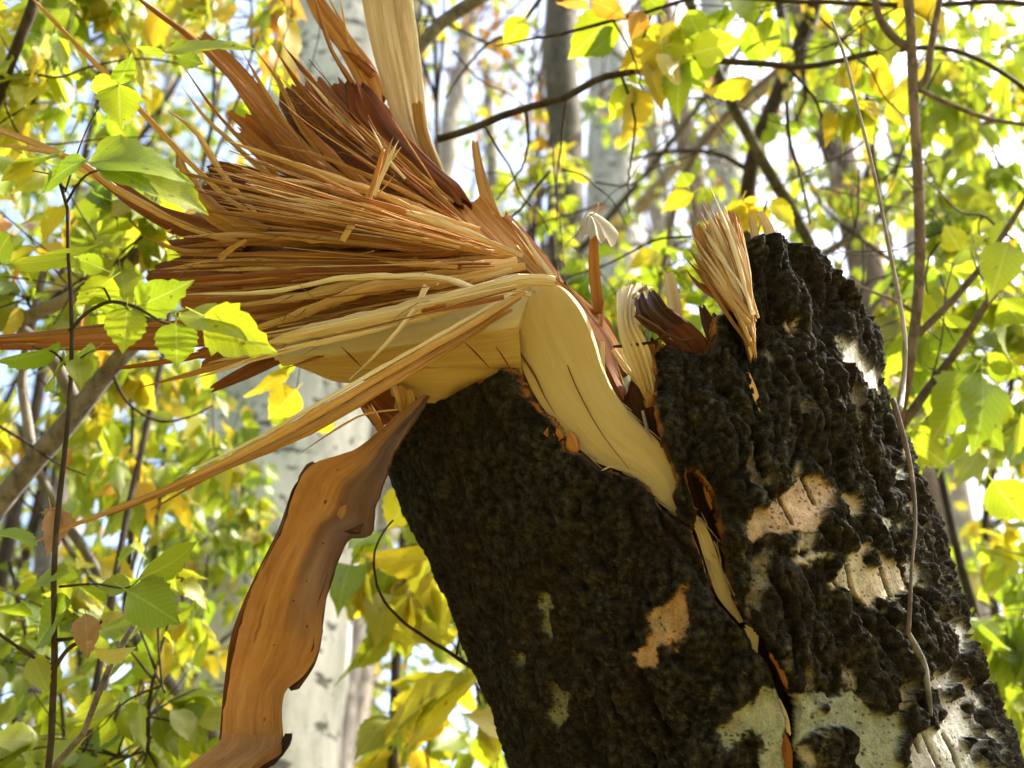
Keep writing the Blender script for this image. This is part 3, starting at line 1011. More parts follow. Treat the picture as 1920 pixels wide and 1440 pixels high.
# ---- large slabs of the split top
SLABS = [
    # the tall pale slab standing up
    ([(668, -60, 1.52, 768, -60, 1.52), (690, 60, 1.50, 780, 60, 1.50), (716, 155, 1.48, 792, 150, 1.48), (742, 235, 1.46, 800, 230, 1.46), (775, 300, 1.44, 818, 300, 1.44)], 'pale', 0.022, 26, 14, 0.004),
    ([(556, -40, 1.46, 575, -50, 1.46), (588, 30, 1.45, 622, 18, 1.45), (628, 78, 1.44, 662, 72, 1.44), (660, 140, 1.43, 706, 132, 1.43), (700, 220, 1.42, 722, 180, 1.43)], 'orange', 0.018, 22, 8, 0.003),
    # dark red slab of inner bark
    ([(652, 150, 1.392, 690, 168, 1.40), (655, 205, 1.385, 722, 192, 1.395), (688, 245, 1.38, 748, 232, 1.39), (735, 290, 1.37, 790, 278, 1.38), (782, 335, 1.36, 832, 318, 1.37),
      (820, 368, 1.35, 862, 345, 1.355), (838, 388, 1.345, 880, 372, 1.35)], 'red_bark', 0.012, 34, 12, 0.005),
    # broad orange faces
    ([(524, 172, 1.43, 605, 148, 1.45), (560, 240, 1.42, 660, 210, 1.44), (640, 310, 1.40, 735, 285, 1.42), (740, 390, 1.37, 815, 370, 1.39), (850, 450, 1.34, 900, 420, 1.36)], 'brown', 0.03, 34, 16, 0.006),
    ([(560, 210, 1.46, 640, 150, 1.47), (640, 300, 1.44, 735, 250, 1.45), (760, 400, 1.41, 830, 360, 1.42), (880, 470, 1.38, 930, 430, 1.39)], 'brown', 0.03, 30, 14, 0.006),
    ([(372, 70, 1.44, 392, 62, 1.44), (430, 150, 1.43, 470, 140, 1.43), (490, 235, 1.41, 540, 230, 1.41), (570, 330, 1.39, 620, 310, 1.39), (720, 420, 1.36, 760, 395, 1.36)], 'orange', 0.02, 30, 8, 0.003),
    ([(430, 215, 1.46, 470, 205, 1.46), (520, 310, 1.45, 600, 290, 1.45), (640, 400, 1.42, 720, 360, 1.42), (850, 490, 1.37, 880, 450, 1.37)], 'orange', 0.02, 26, 10, 0.004),
    ([(440, 250, 1.39, 462, 240, 1.39), (500, 305, 1.38, 530, 290, 1.38), (600, 350, 1.37, 640, 330, 1.37), (760, 430, 1.33, 790, 410, 1.33)], 'orange', 0.02, 24, 8, 0.003),
    # deep body behind the middle of the fan
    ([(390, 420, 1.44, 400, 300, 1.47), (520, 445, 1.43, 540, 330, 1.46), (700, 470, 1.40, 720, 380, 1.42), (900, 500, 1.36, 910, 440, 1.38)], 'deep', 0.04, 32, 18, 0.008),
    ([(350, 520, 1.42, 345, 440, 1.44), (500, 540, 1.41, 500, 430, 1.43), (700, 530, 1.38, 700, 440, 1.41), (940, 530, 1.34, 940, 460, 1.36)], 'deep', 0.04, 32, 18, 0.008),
    ([(330, 610, 1.42, 340, 520, 1.43), (480, 640, 1.40, 480, 510, 1.42), (700, 620, 1.37, 700, 510, 1.39), (950, 560, 1.32, 950, 510, 1.33)], 'orange', 0.03, 32, 16, 0.007),
    ([(268, 520, 1.42, 300, 490, 1.43), (340, 522, 1.41, 345, 485, 1.42), (480, 540, 1.40, 480, 478, 1.41), (640, 545, 1.38, 640, 480, 1.39)], 'brown', 0.025, 24, 10, 0.006),
    # the long spar to the left edge of the picture
    ([(-60, 655, 1.40, -60, 632, 1.40), (60, 656, 1.40, 60, 622, 1.40), (200, 656, 1.39, 200, 606, 1.39), (330, 650, 1.38, 340, 600, 1.38), (480, 640, 1.36, 480, 585, 1.36), (700, 590, 1.33, 700, 560, 1.33)], 'orange', 0.02, 40, 10, 0.005),
    ([(320, 440, 1.40, 335, 405, 1.40), (250, 385, 1.42, 262, 365, 1.42), (180, 340, 1.44, 190, 325, 1.44), (90, 285, 1.46, 98, 275, 1.46), (-40, 232, 1.5, -34, 226, 1.5)], 'tan', 0.012, 30, 6, 0.003),
    ([(450, 470, 1.39, 470, 430, 1.39), (330, 440, 1.40, 350, 400, 1.40), (240, 382, 1.405, 300, 385, 1.405), (190, 345, 1.41, 235, 345, 1.41), (170, 325, 1.41, 180, 322, 1.41)], 'brown', 0.02, 26, 8, 0.004),
    ([(820, 610, 1.325, 810, 580, 1.335), (650, 640, 1.35, 640, 590, 1.36), (480, 660, 1.36, 470, 610, 1.37), (380, 690, 1.37, 375, 655, 1.37)], 'orange', 0.02, 26, 10, 0.005),
    ([(700, 640, 1.32, 690, 622, 1.32), (560, 668, 1.33, 545, 650, 1.33), (450, 715, 1.34, 440, 695, 1.34), (400, 733, 1.345, 396, 722, 1.345)], 'brown', 0.012, 20, 6, 0.003),
    # blocky broken ends along the crest
    ([(838, 378, 1.36, 862, 368, 1.365), (858, 420, 1.35, 892, 402, 1.355), (905, 480, 1.33, 948, 460, 1.335), (950, 520, 1.31, 985, 500, 1.31)], 'orange', 0.03, 20, 9, 0.003),
    ([(862, 382, 1.372, 906, 364, 1.375), (890, 415, 1.365, 935, 402, 1.37), (940, 465, 1.34, 985, 455, 1.345), (990, 512, 1.31, 1020, 500, 1.315)], 'orange', 0.03, 20, 9, 0.004),
    ([(905, 405, 1.38, 952, 398, 1.385), (940, 440, 1.37, 985, 440, 1.375), (975, 480, 1.35, 1015, 485, 1.355), (1008, 520, 1.32, 1042, 525, 1.325)], 'orange', 0.03, 18, 8, 0.003),
    ([(935, 410, 1.375, 955, 400, 1.38), (975, 450, 1.36, 990, 440, 1.365), (1020, 500, 1.335, 1035, 498, 1.34), (1060, 560, 1.31, 1075, 555, 1.315)], 'brown', 0.02, 18, 6, 0.003),
    ([(955, 470, 1.30, 990, 455, 1.31), (985, 500, 1.285, 1020, 490, 1.295), (1020, 528, 1.275, 1050, 525, 1.285), (1060, 570, 1.28, 1085, 560, 1.285)], 'tan', 0.012, 16, 8, 0.003),
    # right of the strip: brown shards following its edge
    ([(1048, 540, 1.30, 1062, 530, 1.31), (1085, 590, 1.29, 1112, 590, 1.31), (1115, 640, 1.285, 1150, 640, 1.31), (1140, 690, 1.28, 1160, 680, 1.30), (1165, 745, 1.27, 1178, 740, 1.28)], 'brown', 0.012, 24, 8, 0.003),
    ([(1060, 555, 1.32, 1080, 548, 1.33), (1105, 600, 1.32, 1130, 595, 1.33), (1140, 650, 1.31, 1165, 650, 1.325), (1170, 700, 1.30, 1180, 695, 1.31)], 'orange', 0.01, 20, 7, 0.003),
    ([(1098, 560, 1.36, 1118, 575, 1.36), (1118, 600, 1.35, 1142, 600, 1.35), (1135, 640, 1.34, 1158, 640, 1.34)], 'brown', 0.014, 14, 6, 0.003),
    # upright chip with the dried leaf on it
    ([(1106, 440, 1.32, 1121, 440, 1.32), (1104, 500, 1.32, 1124, 500, 1.32), (1110, 560, 1.32, 1130, 560, 1.32), (1114, 590, 1.325, 1132, 590, 1.325)], 'orange', 0.006, 16, 5, 0.0012),
    ([(884, 266, 1.40, 897, 268, 1.40), (890, 320, 1.39, 908, 318, 1.39), (900, 370, 1.38, 924, 365, 1.38), (912, 405, 1.37, 938, 402, 1.37)], 'tan', 0.012, 18, 5, 0.002),
    ([(772, 196, 1.42, 792, 190, 1.42), (778, 240, 1.42, 798, 240, 1.42), (796, 290, 1.41, 814, 285, 1.41), (830, 345, 1.40, 838, 340, 1.40)], 'tan', 0.01, 18, 5, 0.002),
    # cream curl right of the gap
    ([(1158, 540, 1.27, 1205, 530, 1.28), (1156, 575, 1.245, 1192, 560, 1.25), (1160, 620, 1.232, 1192, 600, 1.235), (1172, 665, 1.228, 1212, 640, 1.228), (1190, 710, 1.232, 1228, 690, 1.226), (1208, 752, 1.238, 1234, 738, 1.23)], 'pale', 0.008, 34, 14, 0.0018),
    ([(1214, 640, 1.234, 1226, 640, 1.234), (1222, 690, 1.234, 1236, 690, 1.234), (1226, 735, 1.238, 1238, 735, 1.238)], 'orange', 0.008, 14, 5, 0.003),
    ([(1208, 738, 1.232, 1222, 730, 1.232), (1212, 750, 1.23, 1232, 745, 1.23), (1210, 765, 1.235, 1226, 760, 1.235)], 'tan', 0.008, 10, 5, 0.003),
    # dark curled bark over the gap
    ([(1190, 560, 1.235, 1225, 540, 1.25), (1196, 590, 1.215, 1240, 560, 1.23), (1206, 600, 1.215, 1258, 585, 1.225), (1222, 620, 1.22, 1285, 605, 1.225)], 'dark_inner', 0.008, 24, 12, 0.004),
    ([(1218, 600, 1.245, 1262, 580, 1.25), (1250, 640, 1.24, 1300, 608, 1.245), (1270, 660, 1.24, 1328, 640, 1.245), (1280, 690, 1.24, 1335, 670, 1.245)], 'red_bark', 0.01, 24, 12, 0.005),
    ([(1205, 548, 1.26, 1228, 538, 1.27), (1190, 565, 1.25, 1200, 552, 1.26), (1188, 595, 1.24, 1196, 585, 1.245), (1200, 612, 1.225, 1212, 605, 1.23)], 'pale', 0.006, 18, 6, 0.002),
    ([(1312, 578, 1.25, 1322, 572, 1.25), (1318, 605, 1.245, 1338, 600, 1.245), (1330, 640, 1.24, 1348, 632, 1.24)], 'dark_inner', 0.01, 14, 6, 0.004),
    ([(1246, 512, 1.33, 1262, 508, 1.33), (1250, 545, 1.33, 1272, 545, 1.33), (1256, 590, 1.33, 1280, 590, 1.33)], 'pale', 0.008, 14, 5, 0.002),
    # fibrous upright tuft on the right
    ([(1326, 420, 1.27, 1352, 400, 1.28), (1334, 450, 1.25, 1376, 430, 1.26), (1352, 500, 1.235, 1398, 490, 1.24), (1372, 560, 1.222, 1404, 550, 1.222), (1392, 610, 1.21, 1416, 600, 1.21), (1408, 670, 1.202, 1420, 660, 1.202)], 'tan', 0.02, 34, 14, 0.006),
    ([(1298, 430, 1.29, 1312, 420, 1.29), (1316, 480, 1.275, 1340, 470, 1.275), (1340, 540, 1.255, 1365, 525, 1.255)], 'orange', 0.012, 20, 7, 0.004),
    ([(1366, 395, 1.28, 1378, 400, 1.28), (1376, 450, 1.26, 1394, 445, 1.26), (1385, 520, 1.24, 1402, 515, 1.24), (1392, 580, 1.225, 1408, 575, 1.225)], 'orange', 0.014, 20, 6, 0.003),
    ([(1404, 404, 1.34, 1413, 402, 1.34), (1408, 425, 1.34, 1420, 422, 1.34), (1412, 455, 1.34, 1426, 452, 1.34)], 'pale', 0.008, 10, 4, 0.001),
    ([(1420, 398, 1.34, 1432, 396, 1.34), (1432, 425, 1.34, 1448, 422, 1.34), (1440, 458, 1.34, 1460, 456, 1.34)], 'pale', 0.008, 10, 4, 0.001),
    # slivers of wood in the long crack and on the bark
]
for rw, mt, th, n, m, ro in SLABS:
    a, b = rows(rw)
    wpx = np.linalg.norm(np.asarray(a) - np.asarray(b), axis=1).mean()
    piece('wood_slab' if wpx > 0.025 else 'splinter', a, b, th, M[mt], n=n, m=m, rough=ro * 0.7, bulge=wpx * 0.04, groove=(0.0007 if mt == 'brown' else 0.0025) if wpx > 0.02 else 0.0, jag0=min(0.035, 0.4 * wpx) if mt != 'brown' else 0.010, jag1=min(0.035, 0.4 * wpx))


def sliver(rw, off, mat, th=0.004, name='splinter', n=14, m=4):
    a = np.array([on_trunk(r[0], r[1], off) for r in rw])
    b = np.array([on_trunk(r[2], r[3], off) for r in rw])
    piece(name, a, b, th, M[mat], n=n, m=m, rough=0.001, jag0=0.003, jag1=0.003)


sliver([(1396, 1178, 1400, 1172), (1405, 1200, 1420, 1185), (1412, 1222, 1422, 1228), (1420, 1230, 1424, 1232)], -0.006, 'cream')
sliver([(1440, 1228, 1448, 1222), (1455, 1250, 1478, 1252), (1468, 1280, 1490, 1276), (1480, 1300, 1486, 1300)], -0.008, 'orange')
sliver([(1455, 1310, 1462, 1308), (1466, 1340, 1478, 1345), (1476, 1375, 1484, 1380)], -0.004, 'pale')
sliver([(1462, 1370, 1470, 1365), (1462, 1400, 1484, 1400), (1464, 1445, 1486, 1445), (1466, 1500, 1484, 1500)], -0.006, 'orange')
sliver([(1400, 700, 1406, 698), (1408, 730, 1418, 726), (1424, 770, 1430, 766), (1440, 812, 1444, 810)], 0.012, 'tan', 0.004)
sliver([(1318, 910, 1328, 900), (1326, 940, 1342, 930), (1334, 955, 1342, 950)], -0.02, 'orange')
sliver([(1120, 888, 1124, 884), (1136, 880, 1142, 874), (1150, 874, 1158, 876)], 0.004, 'cream', 0.004)
sliver([(1018, 812, 1030, 800), (1030, 822, 1050, 806), (1048, 826, 1056, 818)], 0.004, 'orange', 0.006)
sliver([(1060, 822, 1072, 808), (1062, 840, 1080, 820), (1078, 852, 1086, 838)], -0.002, 'orange', 0.006)
sliver([(1376, 990, 1382, 985), (1372, 1010, 1380, 1010)], 0.0, 'orange', 0.004)


# ---- the splinters of the fan
def splinter(pts, w0, w1, mat, flat=0.4, n=None, wmid=None, name='splinter', blunt=0.10, acc=None):
    """pts: (u, v, d) from the root to the tip; widths in photo pixels"""
    a = np.asarray(pts, float)
    c3 = PV(a[:, 0], a[:, 1], a[:, 2])
    n = n or int(np.clip(np.linalg.norm(np.diff(a[:, :2], axis=0), axis=1).sum() / 22, 8, 30))
    c = catmull(c3, n)
    t, N, B = frame_along(c)
    view = CAM - c
    view /= np.linalg.norm(view, axis=1)[:, None]
    side = np.cross(t, view)
    side /= np.linalg.norm(side, axis=1)[:, None]
    nor = np.cross(side, t)
    roll = rng.uniform(-0.5, 0.5) + np.linspace(0, rng.uniform(-0.5, 0.5), n)
    X = side * np.cos(roll)[:, None] + nor * np.sin(roll)[:, None]
    Y = -side * np.sin(roll)[:, None] + nor * np.cos(roll)[:, None]
    f = np.linspace(0, 1, n)
    w = (w0 + (w1 - w0) * f) if wmid is None else np.interp(f, [0, 0.5, 1], [w0, wmid, w1])
    dm = np.mean(a[:, 2])
    w = w * dm / FPX * 0.5
    w = w * (1 + 0.08 * perlin(np.stack([f * n * 0.30 + rng.random() * 80, f * 0, f * 0], 1)))
    w *= np.clip((1 - f) * n / 2.6 + blunt, 0, 1)
    h = np.maximum(w * flat, 0.0009)
    prof = [(-1, -0.3), (-0.55, 0.75), (0.1, 1.0), (0.75, 0.6), (1, -0.2), (0.2, -1.0)]
    wob = 0.0002 * np.stack([perlin(np.stack([f * n * 0.22 + s, f * 0, f * 0], 1)) for s in rng.random(3) * 90], 1)
    c = c + wob
    V = []
    ed = rng.uniform(0.75, 1.2, (n, len(prof)))
    for j, (px, py) in enumerate(prof):
        V.append(c + X * (w * px * ed[:, j])[:, None] + Y * (h * py * ed[:, j])[:, None])
    V = np.stack(V, 1)
    k = len(prof)
    Lg = np.concatenate([[0], np.cumsum(np.linalg.norm(np.diff(c, axis=0), axis=1))])
    o1, o2 = rng.random(2) * 4
    uv = np.stack([np.tile(np.arange(k) * (w.max() * 0.7), (n, 1)) + o1, np.tile(Lg[:, None], (1, k)) + o2], -1)
    F = [(i * k + j, i * k + (j + 1) % k, (i + 1) * k + (j + 1) % k, (i + 1) * k + j) for i in range(n - 1) for j in range(k)]
    F += [tuple(range(k))[::-1], tuple((n - 1) * k + j for j in range(k))]
    if acc is not None:
        acc.add(V.reshape(-1, 3), F, uv.reshape(-1, 2))
        return
    o = part(name, TREE, V.reshape(-1, 3), F, M[mat], uv=uv.reshape(-1, 2))
    flat_edges(o.data, 24)
    return o


HAND = [
    # cream splinters at the bottom of the fan
    ([(1040, 528, 1.222), (1000, 524, 1.215), (900, 545, 1.205), (760, 585, 1.20), (620, 615, 1.20), (495, 645, 1.20)], 26, 30, 'pale', 34),
    ([(995, 552, 1.22), (960, 548, 1.212), (850, 580, 1.205), (700, 620, 1.20), (560, 650, 1.20), (370, 708, 1.20)], 10, 7, 'pale', 14),
    ([(985, 548, 1.215), (900, 600, 1.20), (780, 668, 1.185), (640, 750, 1.17), (480, 840, 1.155), (320, 915, 1.14), (130, 988, 1.125), (36, 1030, 1.12)], 12, 7, 'tan', 30),
    ([(975, 556, 1.214), (890, 618, 1.20), (770, 690, 1.184), (640, 768, 1.168), (500, 842, 1.154), (360, 905, 1.142), (200, 968, 1.13)], 12, 5, 'tan', 24),
    ([(965, 546, 1.213), (880, 596, 1.198), (760, 664, 1.182), (620, 744, 1.166), (470, 828, 1.152), (330, 896, 1.14)], 6, 3, 'pale', 9),
    ([(960, 580, 1.212), (850, 650, 1.20), (700, 740, 1.18), (560, 820, 1.16), (400, 890, 1.15), (283, 956, 1.14)], 8, 6, 'tan', 22),
    ([(900, 615, 1.205), (760, 690, 1.19), (640, 765, 1.175), (520, 830, 1.16), (440, 872, 1.155)], 10, 6, 'orange', 20),
    ([(745, 768, 1.20), (680, 778, 1.195), (610, 818, 1.19), (562, 850, 1.185)], 4, 3, 'tan', 6),
    ([(800, 536, 1.205), (770, 590, 1.195), (720, 650, 1.19), (655, 712, 1.185)], 12, 4, 'pale', 9),
    ([(905, 545, 1.225), (820, 520, 1.215), (740, 518, 1.21), (640, 522, 1.21), (520, 545, 1.215), (350, 552, 1.22)], 12, 4, 'pale', 11),
    ([(985, 500, 1.24), (930, 510, 1.235), (850, 528, 1.23), (700, 540, 1.23), (560, 590, 1.235), (420, 640, 1.24)], 22, 12, 'tan', 34),
    ([(960, 505, 1.235), (900, 520, 1.232), (830, 532, 1.23), (760, 545, 1.23)], 12, 6, 'pale', 10),
    ([(970, 492, 1.255), (900, 500, 1.245), (780, 512, 1.24), (640, 540, 1.24), (500, 568, 1.245), (420, 575, 1.25)], 28, 8, 'tan', 36),
    ([(965, 478, 1.27), (860, 490, 1.26), (740, 498, 1.25), (600, 500, 1.25), (450, 492, 1.255), (300, 505, 1.26)], 16, 8, 'tan', 26),
    ([(940, 470, 1.28), (820, 470, 1.27), (700, 455, 1.26), (580, 445, 1.26), (450, 440, 1.265), (330, 445, 1.27)], 14, 6, 'tan', 30),
    ([(930, 465, 1.275), (800, 478, 1.265), (660, 480, 1.26), (520, 478, 1.26), (310, 478, 1.265)], 10, 4, 'orange', 22),
    ([(980, 480, 1.262), (920, 455, 1.258), (830, 420, 1.25), (740, 398, 1.248), (640, 385, 1.25), (530, 370, 1.255)], 8, 6, 'pale', 24),
    ([(950, 470, 1.272), (860, 440, 1.265), (760, 425, 1.26), (650, 405, 1.26), (520, 380, 1.265), (400, 350, 1.27)], 14, 5, 'tan', 24),
    ([(900, 430, 1.29), (800, 400, 1.28), (700, 360, 1.27), (600, 325, 1.27), (500, 290, 1.275), (420, 262, 1.28)], 12, 6, 'tan', 20),
    ([(880, 425, 1.30), (780, 370, 1.29), (680, 325, 1.28), (590, 290, 1.28), (515, 270, 1.285)], 10, 4, 'tan', 12),
    ([(850, 415, 1.31), (740, 370, 1.30), (620, 350, 1.295), (480, 330, 1.30), (380, 325, 1.305)], 10, 4, 'tan', 13),
    ([(860, 440, 1.30), (700, 400, 1.29), (560, 372, 1.285), (430, 345, 1.29), (330, 322, 1.295), (200, 300, 1.31)], 12, 4, 'tan', 13),
    ([(900, 470, 1.295), (760, 440, 1.285), (620, 425, 1.28), (500, 405, 1.285), (390, 395, 1.29)], 14, 6, 'orange', 24),
    ([(870, 478, 1.32), (720, 462, 1.31), (600, 455, 1.31), (480, 455, 1.315), (330, 462, 1.32)], 14, 8, 'orange', 26),
    # long flyers to the upper left
    ([(560, 420, 1.34), (470, 400, 1.33), (370, 320, 1.32), (290, 235, 1.31), (200, 140, 1.30), (110, 50, 1.29), (45, -20, 1.28)], 10, 12, 'tan', 18),
    ([(720, 400, 1.37), (600, 310, 1.36), (520, 240, 1.36), (440, 150, 1.355), (370, 80, 1.35), (270, 5, 1.345), (240, -20, 1.34)], 12, 12, 'orange', 22),
    ([(560, 370, 1.36), (480, 290, 1.36), (400, 205, 1.36), (345, 125, 1.36)], 12, 4, 'orange', 14),
    ([(540, 360, 1.38), (460, 290, 1.38), (380, 215, 1.38), (340, 160, 1.385)], 14, 6, 'tan', 12),
    ([(480, 400, 1.35), (420, 330, 1.35), (360, 240, 1.355), (310, 205, 1.36)], 10, 6, 'tan', 16),
    ([(500, 440, 1.35), (440, 420, 1.35), (390, 390, 1.35), (345, 330, 1.35), (330, 270, 1.35)], 40, 20, 'tan', 46),
    ([(460, 460, 1.37), (340, 420, 1.375), (220, 355, 1.38), (140, 300, 1.385), (60, 280, 1.39), (-20, 272, 1.40)], 16, 6, 'tan', 20),
    ([(420, 470, 1.40), (340, 470, 1.40), (290, 452, 1.405), (262, 440, 1.41)], 16, 5, 'tan', 12),
    ([(600, 320, 1.40), (540, 240, 1.405), (490, 160, 1.41), (452, 92, 1.41)], 14, 4, 'orange', 17),
    ([(610, 310, 1.40), (560, 230, 1.41), (520, 150, 1.41), (475, 90, 1.415)], 10, 4, 'tan', 14),
    ([(620, 240, 1.40), (590, 200, 1.40), (560, 160, 1.40), (508, 80, 1.40)], 12, 3, 'orange', 16),
    ([(660, 260, 1.395), (620, 200, 1.395), (575, 140, 1.40), (528, 82, 1.40)], 10, 3, 'brown', 16),
    ([(700, 290, 1.395), (640, 220, 1.39), (600, 175, 1.39), (560, 130, 1.39)], 12, 5, 'pale', 9),
    ([(720, 290, 1.41), (680, 190, 1.42), (620, 90, 1.43), (585, -20, 1.44)], 10, 8, 'orange', 14),
    ([(720, 250, 1.42), (690, 160, 1.43), (650, 60, 1.44), (602, -30, 1.45)], 7, 5, 'tan', 9),
    ([(700, 160, 1.43), (664, 110, 1.435), (650, 60, 1.44), (634, -30, 1.445)], 5, 4, 'tan', 6),
    ([(700, 140, 1.425), (668, 112, 1.43), (640, 92, 1.43)], 22, 6, 'brown', 22),
    ([(830, 330, 1.41), (800, 250, 1.43), (785, 120, 1.45), (765, -30, 1.47)], 14, 9, 'pale', 12),
    ([(850, 380, 1.35), (780, 320, 1.355), (720, 270, 1.36), (690, 215, 1.37)], 10, 4, 'tan', 10),
    ([(900, 450, 1.315), (830, 375, 1.325), (760, 300, 1.335), (700, 245, 1.345)], 16, 5, 'tan', 15),
    ([(890, 465, 1.31), (800, 400, 1.32), (720, 330, 1.33), (660, 290, 1.335)], 18, 6, 'orange', 20),
    ([(840, 470, 1.32), (740, 400, 1.33), (660, 330, 1.34), (590, 260, 1.345), (540, 200, 1.35)], 22, 8, 'brown', 26),
    # broken pieces lying across
    ([(690, 370, 1.235), (712, 320, 1.235), (728, 278, 1.235), (738, 256, 1.235)], 14, 7, 'tan', 16),
    ([(642, 452, 1.232), (660, 420, 1.232), (680, 385, 1.233)], 18, 16, 'tan', 17),
    ([(412, 486, 1.24), (430, 470, 1.24), (462, 450, 1.24)], 16, 9, 'tan', 14),
    ([(700, 372, 1.25), (720, 352, 1.25), (740, 328, 1.25)], 3, 2, 'tan', 4),
    ([(760, 335, 1.30), (730, 300, 1.30), (690, 225, 1.31)], 5, 2, 'pale', 6),
    ([(694, 372, 1.232), (705, 330, 1.232), (716, 290, 1.23), (722, 262, 1.23)], 9, 4, 'orange', 12),
    ([(700, 366, 1.231), (722, 316, 1.231), (738, 280, 1.23), (748, 262, 1.23)], 9, 4, 'pale', 9),
    ([(735, 300, 1.231), (742, 288, 1.231), (752, 276, 1.23)], 3, 2, 'pale', 4),
    # tuft on the right
    ([(1400, 612, 1.212), (1362, 560, 1.235), (1318, 520, 1.255), (1284, 482, 1.265)], 16, 5, 'orange', 24),
    ([(1392, 590, 1.215), (1345, 530, 1.24), (1310, 492, 1.255), (1290, 466, 1.265)], 12, 4, 'tan', 17),
    ([(1380, 590, 1.235), (1340, 552, 1.25), (1305, 530, 1.262), (1286, 505, 1.27)], 12, 4, 'brown', 16),
    # left spar splinters
    ([(720, 600, 1.32), (560, 625, 1.33), (400, 660, 1.335), (300, 680, 1.34), (195, 694, 1.345)], 22, 8, 'orange', 26),
    ([(760, 615, 1.30), (620, 640, 1.305), (480, 668, 1.31), (380, 695, 1.315), (258, 728, 1.32)], 16, 6, 'tan', 20),
    ([(560, 590, 1.35), (420, 600, 1.36), (250, 612, 1.37), (120, 628, 1.375), (-20, 640, 1.38)], 14, 8, 'tan', 14),
    ([(460, 640, 1.345), (300, 648, 1.35), (160, 650, 1.355), (-20, 648, 1.36)], 14, 8, 'brown', 16),
    # thin fibres in the gap right of the strip
    ([(1130, 640, 1.27), (1132, 700, 1.262), (1145, 745, 1.258), (1166, 785, 1.255)], 9, 5, 'cream', 8),
    ([(1150, 655, 1.25), (1175, 690, 1.243), (1200, 725, 1.24), (1215, 752, 1.24)], 10, 4, 'cream', 9),
    ([(1158, 690, 1.29), (1170, 730, 1.285), (1178, 790, 1.28)], 5, 3, 'tan', 8),
    ([(1182, 690, 1.30), (1190, 740, 1.30), (1200, 780, 1.30)], 4, 3, 'brown', 9),
    ([(1205, 770, 1.26), (1212, 800, 1.255), (1222, 835, 1.25)], 6, 3, 'pale', 6),
    ([(1150, 650, 1.235), (1190, 648, 1.23), (1240, 640, 1.225)], 5, 7, 'dark_inner', 9),
    ([(1125, 660, 1.30), (1128, 600, 1.31), (1132, 560, 1.315)], 8, 4, 'orange', 10),
    ([(1060, 555, 1.30), (1048, 520, 1.30), (1046, 498, 1.30)], 4, 2, 'pale', 4),
    ([(1040, 525, 1.275), (1000, 470, 1.29), (978, 435, 1.30), (960, 415, 1.30)], 10, 3, 'pale', 10),
    ([(1015, 505, 1.29), (990, 470, 1.30), (960, 425, 1.31)], 8, 3, 'tan', 8),
    ([(1220, 620, 1.222), (1190, 590, 1.215), (1232, 612, 1.212), (1262, 640, 1.212)], 5, 4, 'dark_inner', 6),
    ([(1228, 640, 1.214), (1250, 628, 1.208), (1282, 640, 1.21), (1312, 628, 1.215)], 5, 4, 'dark_inner', 7),
]
for pts, w0, w1, mt, wm in HAND:
    k_ = 0.8 if mt in ('tan', 'orange') and wm < 40 else 1.0
    splinter(pts, w0 * k_, w1 * k_, mt, wmid=wm * k_, blunt=0.75 if len(pts) <= 4 and w1 > 8 else 0.12)

# many thinner splinters between the large ones, following the same grain
GUIDE = [([(880, 420), (740, 290), (640, 190), (560, 110)], 1.40, 'brown'), ([(880, 430), (720, 310), (600, 215), (520, 130)], 1.40, 'orange'),
         ([(870, 440), (700, 330), (570, 230), (470, 140)], 1.385, 'orange'), ([(880, 450), (700, 355), (560, 270), (440, 185)], 1.37, 'orange'),
         ([(890, 455), (700, 380), (560, 320), (430, 255)], 1.34, 'tan'), ([(910, 462), (720, 405), (560, 360), (400, 315)], 1.31, 'tan'),
         ([(920, 470), (740, 430), (560, 395), (380, 350)], 1.295, 'tan'), ([(940, 478), (740, 450), (560, 425), (360, 400)], 1.295, 'orange'),
         ([(950, 486), (760, 472), (560, 455), (340, 445)], 1.29, 'tan'), ([(960, 492), (760, 492), (560, 488), (320, 490)], 1.28, 'tan'),
         ([(965, 500), (760, 512), (560, 520), (310, 540)], 1.28, 'orange'), ([(970, 508), (760, 535), (560, 565), (320, 595)], 1.275, 'tan'),
         ([(965, 520), (760, 565), (560, 605), (340, 640)], 1.27, 'orange'), ([(955, 545), (760, 595), (580, 640), (380, 690)], 1.25, 'tan')]
mats = ['tan', 'orange', 'orange', 'pale', 'brown']
FINE = {k: Acc() for k in ('tan', 'orange', 'brown', 'pale')}
